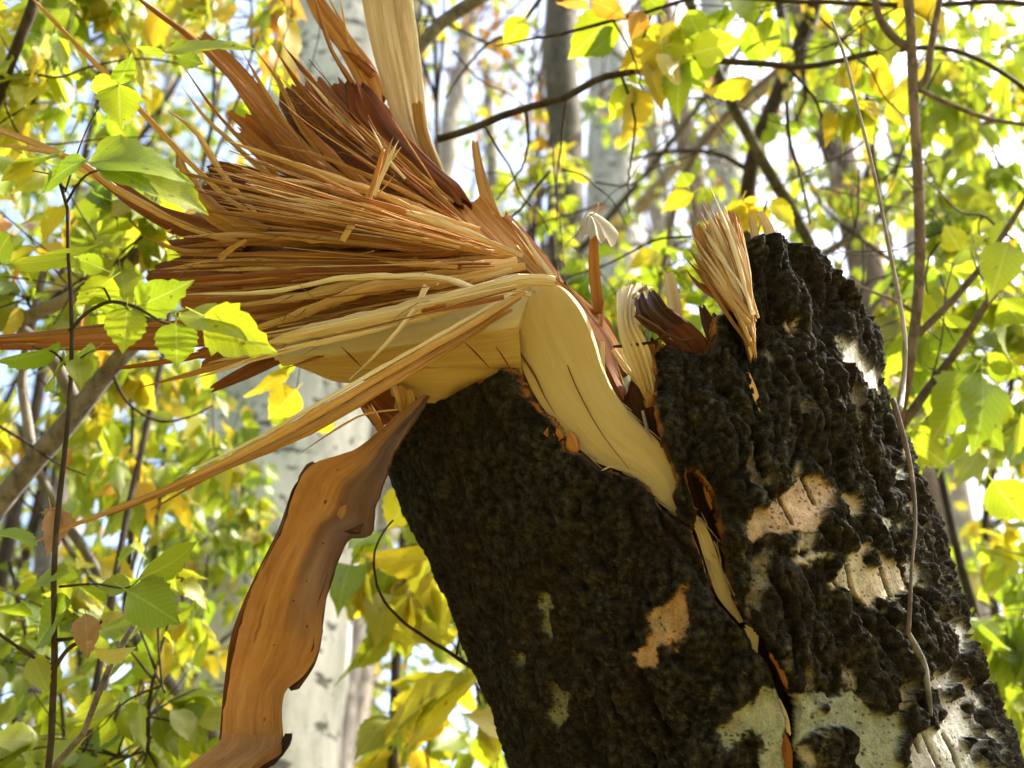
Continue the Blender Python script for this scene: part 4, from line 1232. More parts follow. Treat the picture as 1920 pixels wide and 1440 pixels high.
for k in range(112 + 330):
    small = k >= 112
    zone = rng.random()
    lo, hi = (0.0, 1.3) if zone < (0.14 if small else 0.10) else ((4.4, 7.0) if zone < (0.72 if small else 0.62) else ((7.0, 8.3) if zone < (0.75 if small else 0.65) else (8.3, 12.99)))
    g = rng.uniform(lo, hi)
    i = int(g)
    f = g - i
    a = np.array(GUIDE[i][0], float) * (1 - f) + np.array(GUIDE[i + 1][0], float) * f
    d = GUIDE[i][1] * (1 - f) + GUIDE[i + 1][1] * f + rng.normal(0, 0.045) + 0.016
    t0 = max(0, rng.normal(0.12, 0.14))
    t1 = float(np.clip(rng.beta(3, 2) * 1.12, t0 + 0.22, 1.1))
    aa = catmull(a, 40)
    ii = np.linspace(t0, min(t1, 1.0), 5) * 39
    pts = np.stack([np.interp(ii, np.arange(40), aa[:, 0]), np.interp(ii, np.arange(40), aa[:, 1])], 1)
    pts += rng.normal(0, 6, 2) + np.outer(np.linspace(0, 1, 5), rng.normal(0, 16, 2)) + rng.normal(0, 0.7, (5, 2))
    dd = d + np.linspace(0, rng.normal(0.0, 0.02), 5)
    mt = GUIDE[i][2] if rng.random() < 0.45 else mats[rng.integers(len(mats))]
    if g < 5.5 and mt in ('pale', 'tan'):
        mt = 'orange' if rng.random() < 0.75 else 'tan'
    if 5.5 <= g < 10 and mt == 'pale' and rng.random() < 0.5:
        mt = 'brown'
    wm = float(np.clip(rng.lognormal(1.8, 0.5), 3.0, 14)) if lo < 6 else float(rng.uniform(5, 26))
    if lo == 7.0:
        mt = 'brown'  # dark wood colour stands in for the shade of the hollow
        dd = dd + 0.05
    if small:
        wm = rng.uniform(1.6, 5.0)
        dd = dd - 0.02 + rng.normal(0, 0.02)
    splinter(np.column_stack([pts, dd]), wm * 0.7, wm * 0.4, mt, wmid=wm, flat=rng.uniform(0.3, 0.7), blunt=rng.uniform(0.05, 0.4), acc=FINE[mt] if small else None, n=8 if small else None)
for mt, a in FINE.items():
    o = a.build('fine_splinters', M[mt], TREE)
    o['kind'] = 'stuff'
    flat_edges(o.data, 24)
# tuft fibres on the right
for k in range(44):
    f = rng.random() if k < 30 else rng.random() * 0.4
    tip = np.array([(1292, 478), (1302, 425), (1316, 372), (1340, 350), (1362, 380), (1382, 405)])
    tf = f * 5
    tp = np.array([np.interp(tf, range(6), tip[:, 0]), np.interp(tf, range(6), tip[:, 1])]) + rng.normal(0, 9, 2)
    tp = tp + (np.array((1400, 560)) - tp) * abs(rng.normal(0, 0.16))
    root = np.array((1410, 645)) + rng.normal(0, 5, 2) + np.array((0, -60 * rng.random()))
    mid = (tp + root) / 2 + np.array((8 - 4 * f, 0)) + rng.normal(0, 5, 2)
    dz = 1.215 + rng.normal(0, 0.008)
    w = rng.uniform(3, 14)
    splinter([(root[0], root[1], dz - 0.01), (mid[0], mid[1], dz + 0.015), (tp[0], tp[1], dz + 0.05)], w * 0.6, w * 0.4, ['tan', 'orange', 'pale', 'tan'][k % 4], wmid=w)
# torn fibres along the edges of the sapwood strip
fib = Acc()
for k in range(60):
    e = SR if k % 3 else SL
    j = rng.uniform(1, 7.5)
    i = int(j)
    c = np.array(e[i]) + (np.array(e[i + 1]) - np.array(e[i])) * (j - i) + rng.normal(0, 3, 2)
    t = np.array(e[i]) - np.array(e[i + 1])
    t = t / np.linalg.norm(t) * rng.choice([-1, 1])
    sd = np.array((-t[1], t[0])) * rng.normal(0, 5)
    ln = rng.uniform(12, 60)
    fib.tube([on_trunk(*c, -0.009), on_trunk(*(c + t * ln * 0.5 + sd * 0.5), -0.004), on_trunk(*(c + t * ln + sd), 0.002)], 0.0008, 0.0002, k=4, n=5)
fib.build('strip_fibre', M['pale'], TREE)['kind'] = 'stuff'
# hair-fine fibres, too small to tell apart
hair = Acc()
for k in range(320):
    g = rng.random() * (len(GUIDE) - 1.001)
    i = int(g)
    f = g - i
    a = catmull(np.array(GUIDE[i][0], float) * (1 - f) + np.array(GUIDE[i + 1][0], float) * f, 40)
    j = rng.integers(3, 37)
    c = a[j] + rng.normal(0, 8, 2)
    t = a[j] - a[j - 3]
    t /= np.linalg.norm(t)
    ang = rng.normal(0, 0.35)
    t = np.array((t[0] * math.cos(ang) - t[1] * math.sin(ang), t[0] * math.sin(ang) + t[1] * math.cos(ang)))
    ln = rng.uniform(15, 90)
    d = GUIDE[i][1] + rng.normal(-0.02, 0.03)
    side = np.array((-t[1], t[0])) * rng.normal(0, 6)
    hair.tube([P(*c, d), P(*(c + t * ln * 0.5 + side), d - 0.004), P(*(c + t * ln), d - rng.random() * 0.012)], 0.0007, 0.0002, k=4, n=5)
h = hair.build('wood_fibre', M['tan'], TREE)
h['kind'] = 'stuff'
# ------------------------------------------------------------------ leaves
def leaf_outline(kind, t):
    if kind == 'elm':
        w = np.interp(t, [0, .05, .15, .3, .45, .6, .72, .82, .9, .95, 1], [.01, .10, .20, .27, .285, .25, .19, .12, .055, .022, 0])
    elif kind == 'long':
        w = np.interp(t, [0, .06, .2, .38, .55, .7, .82, .92, 1], [.01, .07, .15, .195, .185, .145, .09, .035, 0])
    elif kind == 'maple':
        w = np.interp(t, [0, .05, .14, .22, .30, .38, .44, .52, .60, .66, .74, .80, .88, 1], [0.01, .12, .22, .29, .31, .345, .27, .27, .29, .18, .17, .15, .06, 0])
    else:
        w = np.interp(t, [0, .04, .12, .25, .4, .55, .7, .82, .91, 1], [.02, .17, .29, .355, .365, .33, .24, .135, .05, 0])
    return np.maximum(w, 0.004)


def leaf_mesh(name, kind, mat, rows_, bend, fold, twist, seed, serr=0.010, cols=2, petiole=0.22):
    r = np.random.default_rng(seed)
    t = np.linspace(0, 1, rows_)
    w = leaf_outline(kind, t)
    V, UV = [], []
    wav = r.uniform(0, 6.28)
    for i, ti in enumerate(t):
        z0 = -bend * ti * ti
        y0 = ti * (1 - 0.25 * abs(bend) * ti)
        for j in range(-cols, cols + 1):
            e = abs(j) / cols
            s = 1 if j > 0 else -1
            x = s * e * w[i]
            yy = y0
            if e == 1 and 0 < i < rows_ - 1:
                yy += serr * (2.0 if i % 2 else -0.6) + 0.006 * r.normal()
                x *= 1 + (0.06 if i % 2 else -0.05)
            yy -= 0.10 * e * math.sin(math.pi * ti) * 0.5
            z = z0 + fold * abs(x) + twist * x * ti + 0.022 * math.sin(wav + 9 * ti + 2.2 * j) * e
            V.append((x, yy, z))
            UV.append((x / 0.7, ti))
    c = 2 * cols + 1
    F = []
    for i in range(rows_ - 1):
        for j in range(c - 1):
            F.append((i * c + j, i * c + j + 1, (i + 1) * c + j + 1, (i + 1) * c + j))
    # the stalk
    b = len(V)
    for (x, y, z) in ((-0.009, 0.02, 0), (0.009, 0.02, 0), (0.007, -petiole, 0.05), (-0.007, -petiole, 0.05)):
        V.append((x, y, z + 0.004))
        UV.append((0, 0))
    F.append((b, b + 1, b + 2, b + 3))
    return mesh_data(name, V, F, mat, uv=UV)


LEAF = {}
for mk in L:
    for kind in ('elm', 'long', 'maple', 'ovate'):
        for q in range(3):
            r_ = np.random.default_rng(hash((len(mk), len(kind), q)) % 9999)
            bd, fo = (0.10, 0.32, 0.5)[q], (0.28, 0.12, 0.4)[q]
            LEAF[mk, kind, q, 1] = leaf_mesh('leaf', kind, L[mk], 15, bd, fo, (0.25, -0.3, 0.1)[q], 5 + q, cols=2)
            LEAF[mk, kind, q, 0] = leaf_mesh('leaf', kind, L[mk], 7, bd, fo, (0.25, -0.3, 0.1)[q], 5 + q, cols=1, serr=0.01)
CURL = {mk: leaf_mesh('dry_leaf', 'maple', L[mk], 15, 0.75, 0.75, 0.6, 3, cols=2) for mk in ('brown', 'grey', 'orange')}


def basis(y, nrm):
    y = np.asarray(y, float)
    y = y / (np.linalg.norm(y) + 1e-9)
    z = np.asarray(nrm, float) - y * (np.asarray(nrm, float) @ y)
    if np.linalg.norm(z) < 1e-4:
        z = np.cross(y, (1.0, 0.3, 0.2))
    z = z / np.linalg.norm(z)
    x = np.cross(y, z)
    return x, y, z


def put_leaf(parent, me, base, y, nrm, length, width=1.0, name='leaf'):
    x, y, z = basis(y, nrm)
    o = bpy.data.objects.new(name, me)
    COL.objects.link(o)
    o.parent = parent
    o.matrix_parent_inverse = ROOTINV[parent.name]
    o.matrix_basis = Matrix(((x[0] * length * width, y[0] * length, z[0] * length, base[0]), (x[1] * length * width, y[1] * length, z[1] * length, base[1]),
                             (x[2] * length * width, y[2] * length, z[2] * length, base[2]), (0, 0, 0, 1)))
    return o


def hand_leaf(parent, b, t, d, w, mk, kind='elm', q=0, dt=None, tilt=0.0):
    """a leaf from photo pixel b to t at depth d; w = its width in pixels"""
    p0, p1 = P(*b, d), P(*t, dt if dt is not None else d)
    y = p1 - p0
    ln = np.linalg.norm(y)
    view = CAM - p0
    view /= np.linalg.norm(view)
    side = np.cross(y, view)
    side /= np.linalg.norm(side) + 1e-9
    full = {'elm': 0.60, 'long': 0.40, 'maple': 0.72, 'ovate': 0.72}[kind]
    want = w * d / FPX / ln / full                       # width ratio seen; foreshortening gives it
    c = float(np.clip(want, 0.25, 1.0))
    ang = math.acos(c) * (1 if tilt >= 0 else -1)
    nrm = view * math.cos(ang) + side * math.sin(ang)
    return put_leaf(parent, LEAF[mk, kind, q, 1], p0, y, nrm, ln / (1 - 0.12 * (0, .4, .9)[q]), max(1.0, want))


def stem_part(parent, name, pts, r0, r1, mat, k=7, n=None, wob=0.0, knots=0.15):
    a = Acc()
    a.tube(pts, r0, r1, k=k, n=n or max(8, len(pts) * 5), wob=wob, knots=knots)
    return a.build(name, mat, parent)


def px(pts):
    return [P(*p) for p in pts]


def ground_under(p):
    return np.array((p[0], p[1], 0.0))


# ------------------------------------------------------------------ grown foliage
class Plant:
    """a shrub or tree whose twigs and leaves fill a volume in front of, beside or behind the broken tree"""

    def __init__(self, name, label, cat, base, group=None):
        self.root = thing(name, label, cat, base, group)
        self.leaves = []                                 # (mesh key, base, y, normal, length)
        self.nodes = []
        self.base = np.array(base, float)
        self.twigs = Acc()

    def stem(self, pts, r0, r1, mat, name='stem', wob=0.02, k=8):
        a = Acc()
        p = a.tube(pts, r0, r1, k=k, n=max(14, len(pts) * 6), wob=wob, knots=0.12)
        a.build(name, mat, self.root)
        self.nodes += [q for q in p]
        return p

    def limbs(self, targets, r0, r1, mat, name='branch', sag=0.0, k=6):
        for e in targets:
            nd = np.array(self.nodes)
            j = np.argmin(np.linalg.norm(nd - e - np.array((0, 0, -0.35)), axis=1))
            s = nd[j]
            m = (s + e) / 2 + rng.normal(0, 0.08, 3) * np.linalg.norm(e - s) + np.array((0, 0, sag))
            a = Acc()
            p = a.tube([s, m, e], r0, r1, k=k, n=14, wob=0.015, knots=0.15)
            a.build(name, mat, self.root)
            self.nodes += list(p[3:])

    def twig(self, e, reach, nleaf, ln, mix, kinds, droop, r=0.0022, spread=0.7, flat=0.5, bare=0.0):
        nd = np.array(self.nodes)
        dist = np.linalg.norm(nd - e, axis=1)
        s = nd[np.argmin(dist)]
        v = e - s
        L_ = np.linalg.norm(v)
        if L_ > reach:
            s = e - v / L_ * reach
            nd2 = nd[np.argmin(np.linalg.norm(nd - s, axis=1))]
            s = 0.5 * s + 0.5 * nd2
        m = (s + e) / 2 + rng.normal(0, 0.07, 3) * np.linalg.norm(e - s) + np.array((0, 0, 0.06 * np.linalg.norm(e - s)))
        p = self.twigs.tube([s, m, e], r, r * 0.4, k=4, n=9, wob=0.006, close=False)
        if rng.random() < bare:
            return
        tw = p[-1] - p[0]
        tw /= np.linalg.norm(tw) + 1e-9
        mixk, mixw = list(mix.keys()), np.array(list(mix.values()), float)
        main = mixk[rng.choice(len(mixk), p=mixw / mixw.sum())]
        for k in range(nleaf):
            f = 0.25 + 0.75 * (k + rng.random()) / nleaf
            i = min(int(f * 8), 7)
            b = p[i] + (p[i + 1] - p[i]) * (f * 8 - i)
            sd = np.cross(tw, rng.normal(size=3))
            sd /= np.linalg.norm(sd) + 1e-9
            y = tw * 0.35 + sd * spread + np.array((0, 0, -droop)) + rng.normal(0, 0.18, 3)
            nrm = rng.normal(0, 1, 3) * (1 - flat) + np.array((0, -0.35, 1.0)) * flat
            mk = main if rng.random() < 0.7 else mixk[rng.choice(len(mixk), p=mixw / mixw.sum())]
            l_ = ln * rng.uniform(0.65, 1.25)
            yb = y / np.linalg.norm(y)
            self.leaves.append(((mk, kinds[rng.integers(len(kinds))], int(rng.integers(3))), b + yb * 0.2 * l_, yb, nrm, l_))

    def fill(self, rect, d0, d1, ntw, nleaf, ln, mix, kinds=('elm',), droop=0.6, reach=0.5, r=0.0022, bare=0.0, flat=0.5, clear=None):
        u0, v0, u1, v1 = rect
        k = tries = 0
        while k < ntw and tries < ntw * 6:
            tries += 1
            u, v = rng.uniform(u0, u1), rng.uniform(v0, v1)
            x, y = (u - (u0 + u1) / 2) / (u1 - u0) * 2, (v - (v0 + v1) / 2) / (v1 - v0) * 2
            if x ** 4 + y ** 4 > 1.1:
                continue
            if clear is not None and perlin(np.array([[u / 170 + clear, v / 170, 3.3 + clear]]))[0] < -0.12:
                continue
            k += 1
            self.twig(P(u, v, rng.uniform(d0, d1)), reach, nleaf, ln, mix, kinds, droop, r, flat=flat, bare=bare)

    def finish(self, mat, limit=300, fine=False, near=False):
        if self.twigs.n:
            self.twigs.build('twig', mat, self.root, smooth=True)['kind'] = 'stuff'
        if not self.leaves:
            return
        c = np.array([l[1] for l in self.leaves])
        u, v, d = project(c)
        size = np.array([l[4] for l in self.leaves]) / np.maximum(d, 0.1) * FPX
        inview = (u > -60) & (u < 1980) & (v > -60) & (v < 1500) & (d > 0.2)
        order = np.argsort(-(size * inview))
        chosen = [i for i in order[:limit] if inview[i]]
        for i in chosen:
            key, b, y, nr, ln = self.leaves[i]
            put_leaf(self.root, LEAF[(*key, 1 if size[i] > 55 else 0)], b, y, nr, ln)
        rest = [i for i in range(len(self.leaves)) if i not in set(chosen)]
        if len(rest) == 0:
            return
        mats_ = list(L.keys())
        V, F, UV, FM, n = [], [], [], [], 0
        cache = {}
        for i in rest:
            key, b, y, nr, ln = self.leaves[i]
            kk = (key[1], key[2])
            if kk not in cache:
                me = LEAF[key[0], key[1], key[2], 0]
                co = np.zeros(len(me.vertices) * 3)
                me.vertices.foreach_get('co', co)
                fs = [tuple(p.vertices) for p in me.polygons]
                uvv = np.zeros((len(me.vertices), 2))
                lay = me.uv_layers[0].data
                for lp in me.loops:
                    uvv[lp.vertex_index] = lay[lp.index].uv
                cache[kk] = (co.reshape(-1, 3), fs, uvv)
            co, fs, uvv = cache[kk]
            x, yy, z = basis(y, nr)
            V.append(b + ln * (co[:, :1] * x + co[:, 1:2] * yy + co[:, 2:] * z))
            UV.append(uvv)
            F.extend([tuple(q + n for q in f) for f in fs])
            FM.extend([mats_.index(key[0])] * len(fs))
            n += len(co)
        me = mesh_data('crown', np.vstack(V), F, [L[k] for k in mats_], uv=np.vstack(UV), fmat=FM)
        o = link('crown', me, self.root)
        o['kind'] = 'stuff'
# ------------------------------------------------------------------ young sapling in front on the left
b0 = ground_under(P(60, 1440, 1.12))
SAP = thing('maple_sapling', 'slender dark stemmed sapling with bright green leaflets in front of the splinters', 'sapling', b0)
stem_part(SAP, 'stem', [b0, b0 * 0.4 + P(92, 1500, 1.10) * 0.6] + px([(92, 1440, 1.10), (100, 1250, 1.09), (104, 1050, 1.085), (118, 850, 1.08), (128, 680, 1.08), (131, 560, 1.08), (128, 430, 1.08), (122, 350, 1.08), (105, 320, 1.08)]),
          [0.009, 0.0075, 0.0065, 0.006, 0.0057, 0.0054, 0.005, 0.004, 0.0034, 0.0028, 0.0022, 0.0016], None, M['bark_dark'], n=60, wob=0.004)
for pts, r in (([(131, 620, 1.08), (165, 585, 1.07), (208, 566, 1.065), (255, 576, 1.06), (300, 602, 1.06), (320, 608, 1.058)], 0.0022),
               ([(208, 566, 1.065), (195, 540, 1.065), (170, 500, 1.06), (150, 480, 1.055)], 0.0012), ([(208, 566, 1.065), (232, 572, 1.06), (240, 580, 1.06)], 0.0012),
               ([(255, 576, 1.06), (285, 560, 1.06), (300, 545, 1.06)], 0.0010), ([(128, 690, 1.08), (100, 660, 1.07), (60, 650, 1.06)], 0.0015),
               ([(128, 690, 1.08), (160, 665, 1.075), (180, 655, 1.07)], 0.0012), ([(100, 1250, 1.09), (60, 1230, 1.09), (0, 1190, 1.09), (-40, 1160, 1.09)], 0.0024),
               ([(102, 1252, 1.09), (130, 1215, 1.08), (165, 1195, 1.07), (190, 1165, 1.06)], 0.0026), ([(104, 1200, 1.09), (130, 1198, 1.08), (150, 1192, 1.07)], 0.002),
               ([(112, 1100, 1.085), (180, 1095, 1.06), (245, 1100, 1.05), (262, 1085, 1.05)], 0.0014), ([(124, 380, 1.08), (160, 330, 1.07), (200, 315, 1.06), (235, 305, 1.06)], 0.0015),
               ([(122, 360, 1.08), (160, 250, 1.09), (200, 180, 1.09), (222, 160, 1.09)], 0.0010), ([(122, 355, 1.08), (100, 330, 1.08), (60, 320, 1.08)], 0.001)):
    stem_part(SAP, 'twig', px(pts), r, r * 0.55, M['bark_dark'], k=6)
for a in [
    ((222, 158), (226, 246), 1.09, 92, 'lime', 'maple', 0), ((220, 156), (152, 166), 1.10, 42, 'lime', 'long', 1), ((220, 154), (246, 130), 1.09, 40, 'lime', 'long', 1),
    ((312, 98), (478, 76), 1.10, 30, 'lime', 'long', 0), ((310, 100), (252, 90), 1.11, 20, 'green', 'long', 0), ((330, 104), (388, 122), 1.11, 36, 'lime', 'elm', 1),
    ((160, 300), (42, 345), 1.06, 50, 'green', 'elm', 1), ((165, 305), (326, 270), 1.06, 58, 'green', 'elm', 2), ((232, 308), (398, 394), 1.07, 86, 'lime', 'elm', 0),
    ((180, 310), (300, 330), 1.05, 40, 'green', 'maple', 1), ((112, 292), (8, 290), 1.08, 46, 'lime', 'elm', 1), ((60, 300), (0, 345), 1.09, 44, 'yellow', 'elm', 0),
    ((22, 492), (196, 500), 1.07, 46, 'lime', 'elm', 1), ((195, 505), (135, 480), 1.06, 44, 'lime', 'elm', 0), ((210, 520), (140, 580), 1.06, 62, 'lime', 'ovate', 0),
    ((255, 575), (350, 538), 1.06, 84, 'lime', 'maple', 1), ((238, 578), (230, 664), 1.06, 72, 'lime', 'ovate', 1), ((330, 606), (332, 692), 1.055, 74, 'green', 'ovate', 1),
    ((382, 592), (520, 668), 1.05, 112, 'lime', 'maple', 0), ((340, 588), (458, 592), 1.06, 40, 'lime', 'elm', 1), ((212, 565), (165, 590), 1.07, 42, 'lime', 'ovate', 1),
    ((112, 652), (0, 688), 1.08, 52, 'lime', 'elm', 0), ((180, 655), (100, 690), 1.07, 44, 'lime', 'elm', 1), ((122, 676), (62, 722), 1.07, 56, 'lime', 'ovate', 1), ((148, 672), (152, 728), 1.07, 48, 'lime', 'ovate', 0),
    ((262, 1084), (398, 1032), 1.05, 68, 'green', 'elm', 1), ((240, 1108), (352, 1170), 1.045, 92, 'green', 'ovate', 1), ((245, 1104), (178, 1092), 1.05, 44, 'green', 'elm', 0),
    ((128, 1072), (38, 1082), 1.08, 46, 'green', 'elm', 1), ((135, 1130), (48, 1215), 1.07, 66, 'green', 'elm', 0), ((200, 1110), (140, 1105), 1.07, 40, 'green', 'ovate', 0),
    ((-10, 1002), (70, 1010), 1.08, 38, 'green', 'elm', 0), ((40, 1130), (-20, 1180), 1.08, 70, 'lime', 'elm', 1), ((20, 440), (-30, 500), 1.09, 60, 'lime', 'elm', 1),
    ((60, 1230), (90, 1300), 1.09, 50, 'lime', 'elm', 0), ((165, 1195), (200, 1270), 1.08, 48, 'yellow', 'elm', 2),
]:
    hand_leaf(SAP, a[0], a[1], a[2], a[3], a[4], a[5], a[6], dt=a[2] + rng.normal(0, 0.02), tilt=rng.normal())
put = put_leaf(SAP, CURL['brown'], P(160, 1150, 1.06), P(165, 1245, 1.05) - P(160, 1150, 1.06), CAM - P(160, 1150, 1.06), 0.05, 0.8)

# small dead leaf caught on the end of the lowest long splinter
DL = thing('dead_leaf', 'crumpled russet dead leaf caught beside the long lowest splinter', 'leaf', P(108, 960, 1.11))
put_leaf(DL, CURL['brown'], P(95, 955, 1.115), P(120, 1050, 1.11) - P(95, 955, 1.11), (CAM - P(95, 955, 1.1)) + np.array((0.5, 0, 0.2)), 0.055, 1.0)
put_leaf(DL, CURL['brown'], P(112, 950, 1.12), P(86, 1000, 1.11) - P(105, 955, 1.11), (CAM - P(95, 955, 1.1)) + np.array((-0.5, 0, 0.2)), 0.035, 0.9)

# dried leaf on the upright chip
DR = thing('dried_leaf', 'curled grey dried leaf resting on a small upright orange chip', 'leaf', P(1114, 440, 1.318))
rim_ = catmull(px([(1086, 430, 1.30), (1090, 450, 1.292), (1100, 438, 1.286), (1108, 450, 1.282), (1117, 440, 1.280), (1128, 458, 1.282), (1136, 446, 1.286), (1146, 464, 1.292), (1160, 440, 1.305), (1144, 424, 1.33), (1122, 412, 1.34), (1098, 412, 1.325), (1086, 430, 1.30)]), 37)[:-1]
ap_ = P(1106, 403, 1.312)
rng_ = [ap_ + (rim_ - ap_) * f + UP * (0.006 * math.sin(f * 3.14)) + rng.normal(0, 0.0004, rim_.shape) for f in (0.08, 0.35, 0.65, 0.85, 1.0)]
V_ = np.vstack(rng_)
I_ = np.arange(180).reshape(5, 36)
F_ = np.stack([I_[:-1], np.roll(I_[:-1], -1, 1), np.roll(I_[1:], -1, 1), I_[1:]], -1).reshape(-1, 4)
uv_ = np.stack([np.tile(np.abs(np.linspace(-1, 1, 36)) % 0.2 + 0.03, 5), np.repeat([0, .3, .6, .8, 1.0], 36)], 1)
part('blade', DR, V_, F_, L['grey'], uv=uv_)
stem_part(DR, 'stalk', px([(1108, 404, 1.312), (1118, 396, 1.315), (1122, 380, 1.32)]), 0.0009, 0.0006, M['bark_pale'], k=5)
stem_part(DR, 'stalk', px([(1092, 425, 1.30), (1070, 450, 1.295), (1040, 484, 1.29)]), 0.0007, 0.0004, M['bark_pale'], k=5)

# ------------------------------------------------------------------ sapling rising behind the trunk on the right
b1 = ground_under(P(1640, 1400, 1.85))
RS = Plant('box_elder_sapling', 'brown forked sapling rising behind the right shoulder of the broken trunk', 'sapling', b1)
RS.stem([b1, P(1650, 1150, 1.88)] + px([(1672, 860, 1.86), (1695, 740, 1.84), (1712, 640, 1.83), (1724, 520, 1.83), (1722, 350, 1.84), (1712, 170, 1.85), (1708, 60, 1.86), (1698, -60, 1.88)]), 0.012, 0.0085, M['bark_brown'], wob=0.0)
for pts, r, r1 in (([(1714, 90, 1.86), (1685, 78, 1.86), (1655, 45, 1.87), (1634, -30, 1.88)], 0.0072, 0.0055), ([(1716, 165, 1.85), (1735, 150, 1.85), (1745, 90, 1.85), (1762, 0, 1.85), (1770, -40, 1.85)], 0.0065, 0.0048),
                   ([(1722, 168, 1.85), (1780, 195, 1.84), (1850, 222, 1.83), (1960, 238, 1.82)], 0.0042, 0.003), ([(1716, 632, 1.83), (1770, 580, 1.82), (1840, 500, 1.81), (1950, 330, 1.80)], 0.0062, 0.004),
                   ([(1690, 800, 1.85), (1740, 730, 1.84), (1800, 650, 1.82), (1850, 570, 1.80), (1945, 455, 1.78)], 0.0085, 0.0045), ([(1850, 570, 1.80), (1850, 540, 1.8), (1830, 500, 1.8), (1820, 470, 1.8)], 0.003, 0.001),
                   ([(1740, 735, 1.84), (1765, 640, 1.83), (1775, 540, 1.82), (1788, 495, 1.82)], 0.0018, 0.0012), ([(1640, 68, 1.87), (1620, 30, 1.88), (1660, 10, 1.88)], 0.0016, 0.001),
                   ([(1712, 585, 1.83), (1690, 570, 1.84), (1620, 540, 1.86), (1565, 512, 1.88)], 0.0035, 0.0015), ([(1740, 690, 1.84), (1790, 705, 1.82), (1840, 695, 1.8)], 0.0018, 0.001),
                   ([(1762, 60, 1.85), (1740, 40, 1.85), (1750, 10, 1.86)], 0.0012, 0.0008), ([(1700, 62, 1.86), (1660, 95, 1.86), (1620, 70, 1.87)], 0.0012, 0.001)):
    stem_part(RS.root, 'branch', px(pts), r, r1, M['bark_brown'])
    RS.nodes += px(pts)
for a in [((1825, 700), (1745, 830), 1.80, 120, 'lime', 'maple', 0), ((1840, 700), (1862, 835), 1.78, 84, 'green', 'maple', 1), ((1895, 700), (1850, 660), 1.76, 40, 'lime', 'elm', 1), ((1890, 455), (1862, 545), 1.76, 88, 'lime', 'maple', 1),
          ((1700, 690), (1745, 640), 1.86, 60, 'lime', 'elm', 0), ((1800, 470), (1770, 420), 1.82, 50, 'lime', 'elm', 1), ((1850, 690), (1925, 700), 1.78, 46, 'green', 'elm', 0), ((1860, 900), (1925, 985), 1.74, 90, 'lime', 'elm', 0),
          ((1700, 560), (1755, 600), 1.87, 60, 'lime', 'elm', 1), ((1755, 690), (1715, 745), 1.87, 60, 'green', 'elm', 0), ((1880, 560), (1925, 620), 1.75, 62, 'green', 'elm', 1), ((1790, 720), (1800, 800), 1.82, 60, 'yellow', 'elm', 0)]:
    hand_leaf(RS.root, a[0], a[1], a[2], a[3], a[4], a[5], a[6], dt=a[2] + rng.normal(0, 0.03), tilt=rng.normal())
RS.fill((1700, 380, 1960, 900), 1.75, 2.1, 12, 4, 0.075, {'lime': 3, 'green': 2}, ('elm', 'maple'), 0.9, 0.25, r=0.0012)
RS.finish(M['bark_brown'])

# bare twigs dangling over the bark
HT = thing('bare_twig', 'long bare pale twig dangling across the lit bark of the broken trunk', 'twig', on_trunk(1690, 775, 0.03))
stem_part(HT, 'stem', px([(1560, 40, 1.42), (1585, 110, 1.41), (1605, 190, 1.405), (1640, 330, 1.40), (1668, 470, 1.395), (1686, 560, 1.39), (1697, 640, 1.385), (1694, 720, 1.375)]) + [on_trunk(1688, 770, 0.03)], 0.0018, 0.0032, M['bark_pale'], n=40)
stem_part(HT, 'shoot', [on_trunk(u, v, o) for u, v, o in [(1674, 748, 0.03), (1686, 790, 0.032), (1702, 850, 0.032), (1714, 930, 0.03), (1716, 990, 0.03), (1709, 1070, 0.028), (1706, 1140, 0.026), (1703, 1188, 0.022)]], [0.0036, 0.0036, 0.0028, 0.0025, 0.0021, 0.0017, 0.0017, 0.0026], None, M['bark_brown'], n=40)
stem_part(HT, 'shoot', [on_trunk(u, v, o) for u, v, o in [(1703, 1186, 0.022), (1718, 1215, 0.02), (1732, 1248, 0.018), (1740, 1290, 0.02), (1746, 1342, 0.012)]], [0.0028, 0.0044, 0.0036, 0.0026, 0.0018], None, M['bark_grey'], n=24)

# ------------------------------------------------------------------ grey limb slanting across the left
b2 = ground_under(P(-420, 1440, 1.9))
GL = thing('leaning_tree', 'slim grey leaning tree slanting up behind the left splinters', 'tree', b2)
stem_part(GL, 'trunk', [b2] + px([(-200, 1130, 1.85), (-40, 990, 1.84), (50, 880, 1.83), (130, 790, 1.82), (200, 700, 1.82), (270, 620, 1.82), (330, 540, 1.83), (390, 470, 1.84)]), [0.045, 0.018, 0.017, 0.0165, 0.016, 0.015, 0.0145, 0.014, 0.0135, 0.013], None, M['bark_grey'], n=60, knots=0.2)
stem_part(GL, 'branch', px([(150, 770, 1.82), (90, 660, 1.84), (40, 610, 1.86), (130, 560, 1.86), (230, 500, 1.86), (320, 430, 1.86), (390, 395, 1.87), (470, 330, 1.9)]), 0.011, 0.013, M['bark_grey'], n=50)
stem_part(GL, 'branch', px([(210, 700, 1.82), (240, 755, 1.80), (300, 790, 1.79), (360, 780, 1.79), (400, 760, 1.8)]), 0.003, 0.0012, M['bark_dark'])
stem_part(GL, 'branch', px([(62, 860, 1.84), (50, 780, 1.86), (42, 710, 1.88), (70, 560, 1.9), (90, 480, 1.92)]), 0.009, 0.006, M['bark_grey'])
stem_part(GL, 'branch', px([(0, 800, 1.84), (50, 830, 1.82), (110, 870, 1.8), (160, 890, 1.8)]), 0.003, 0.0015, M['bark_dark'])

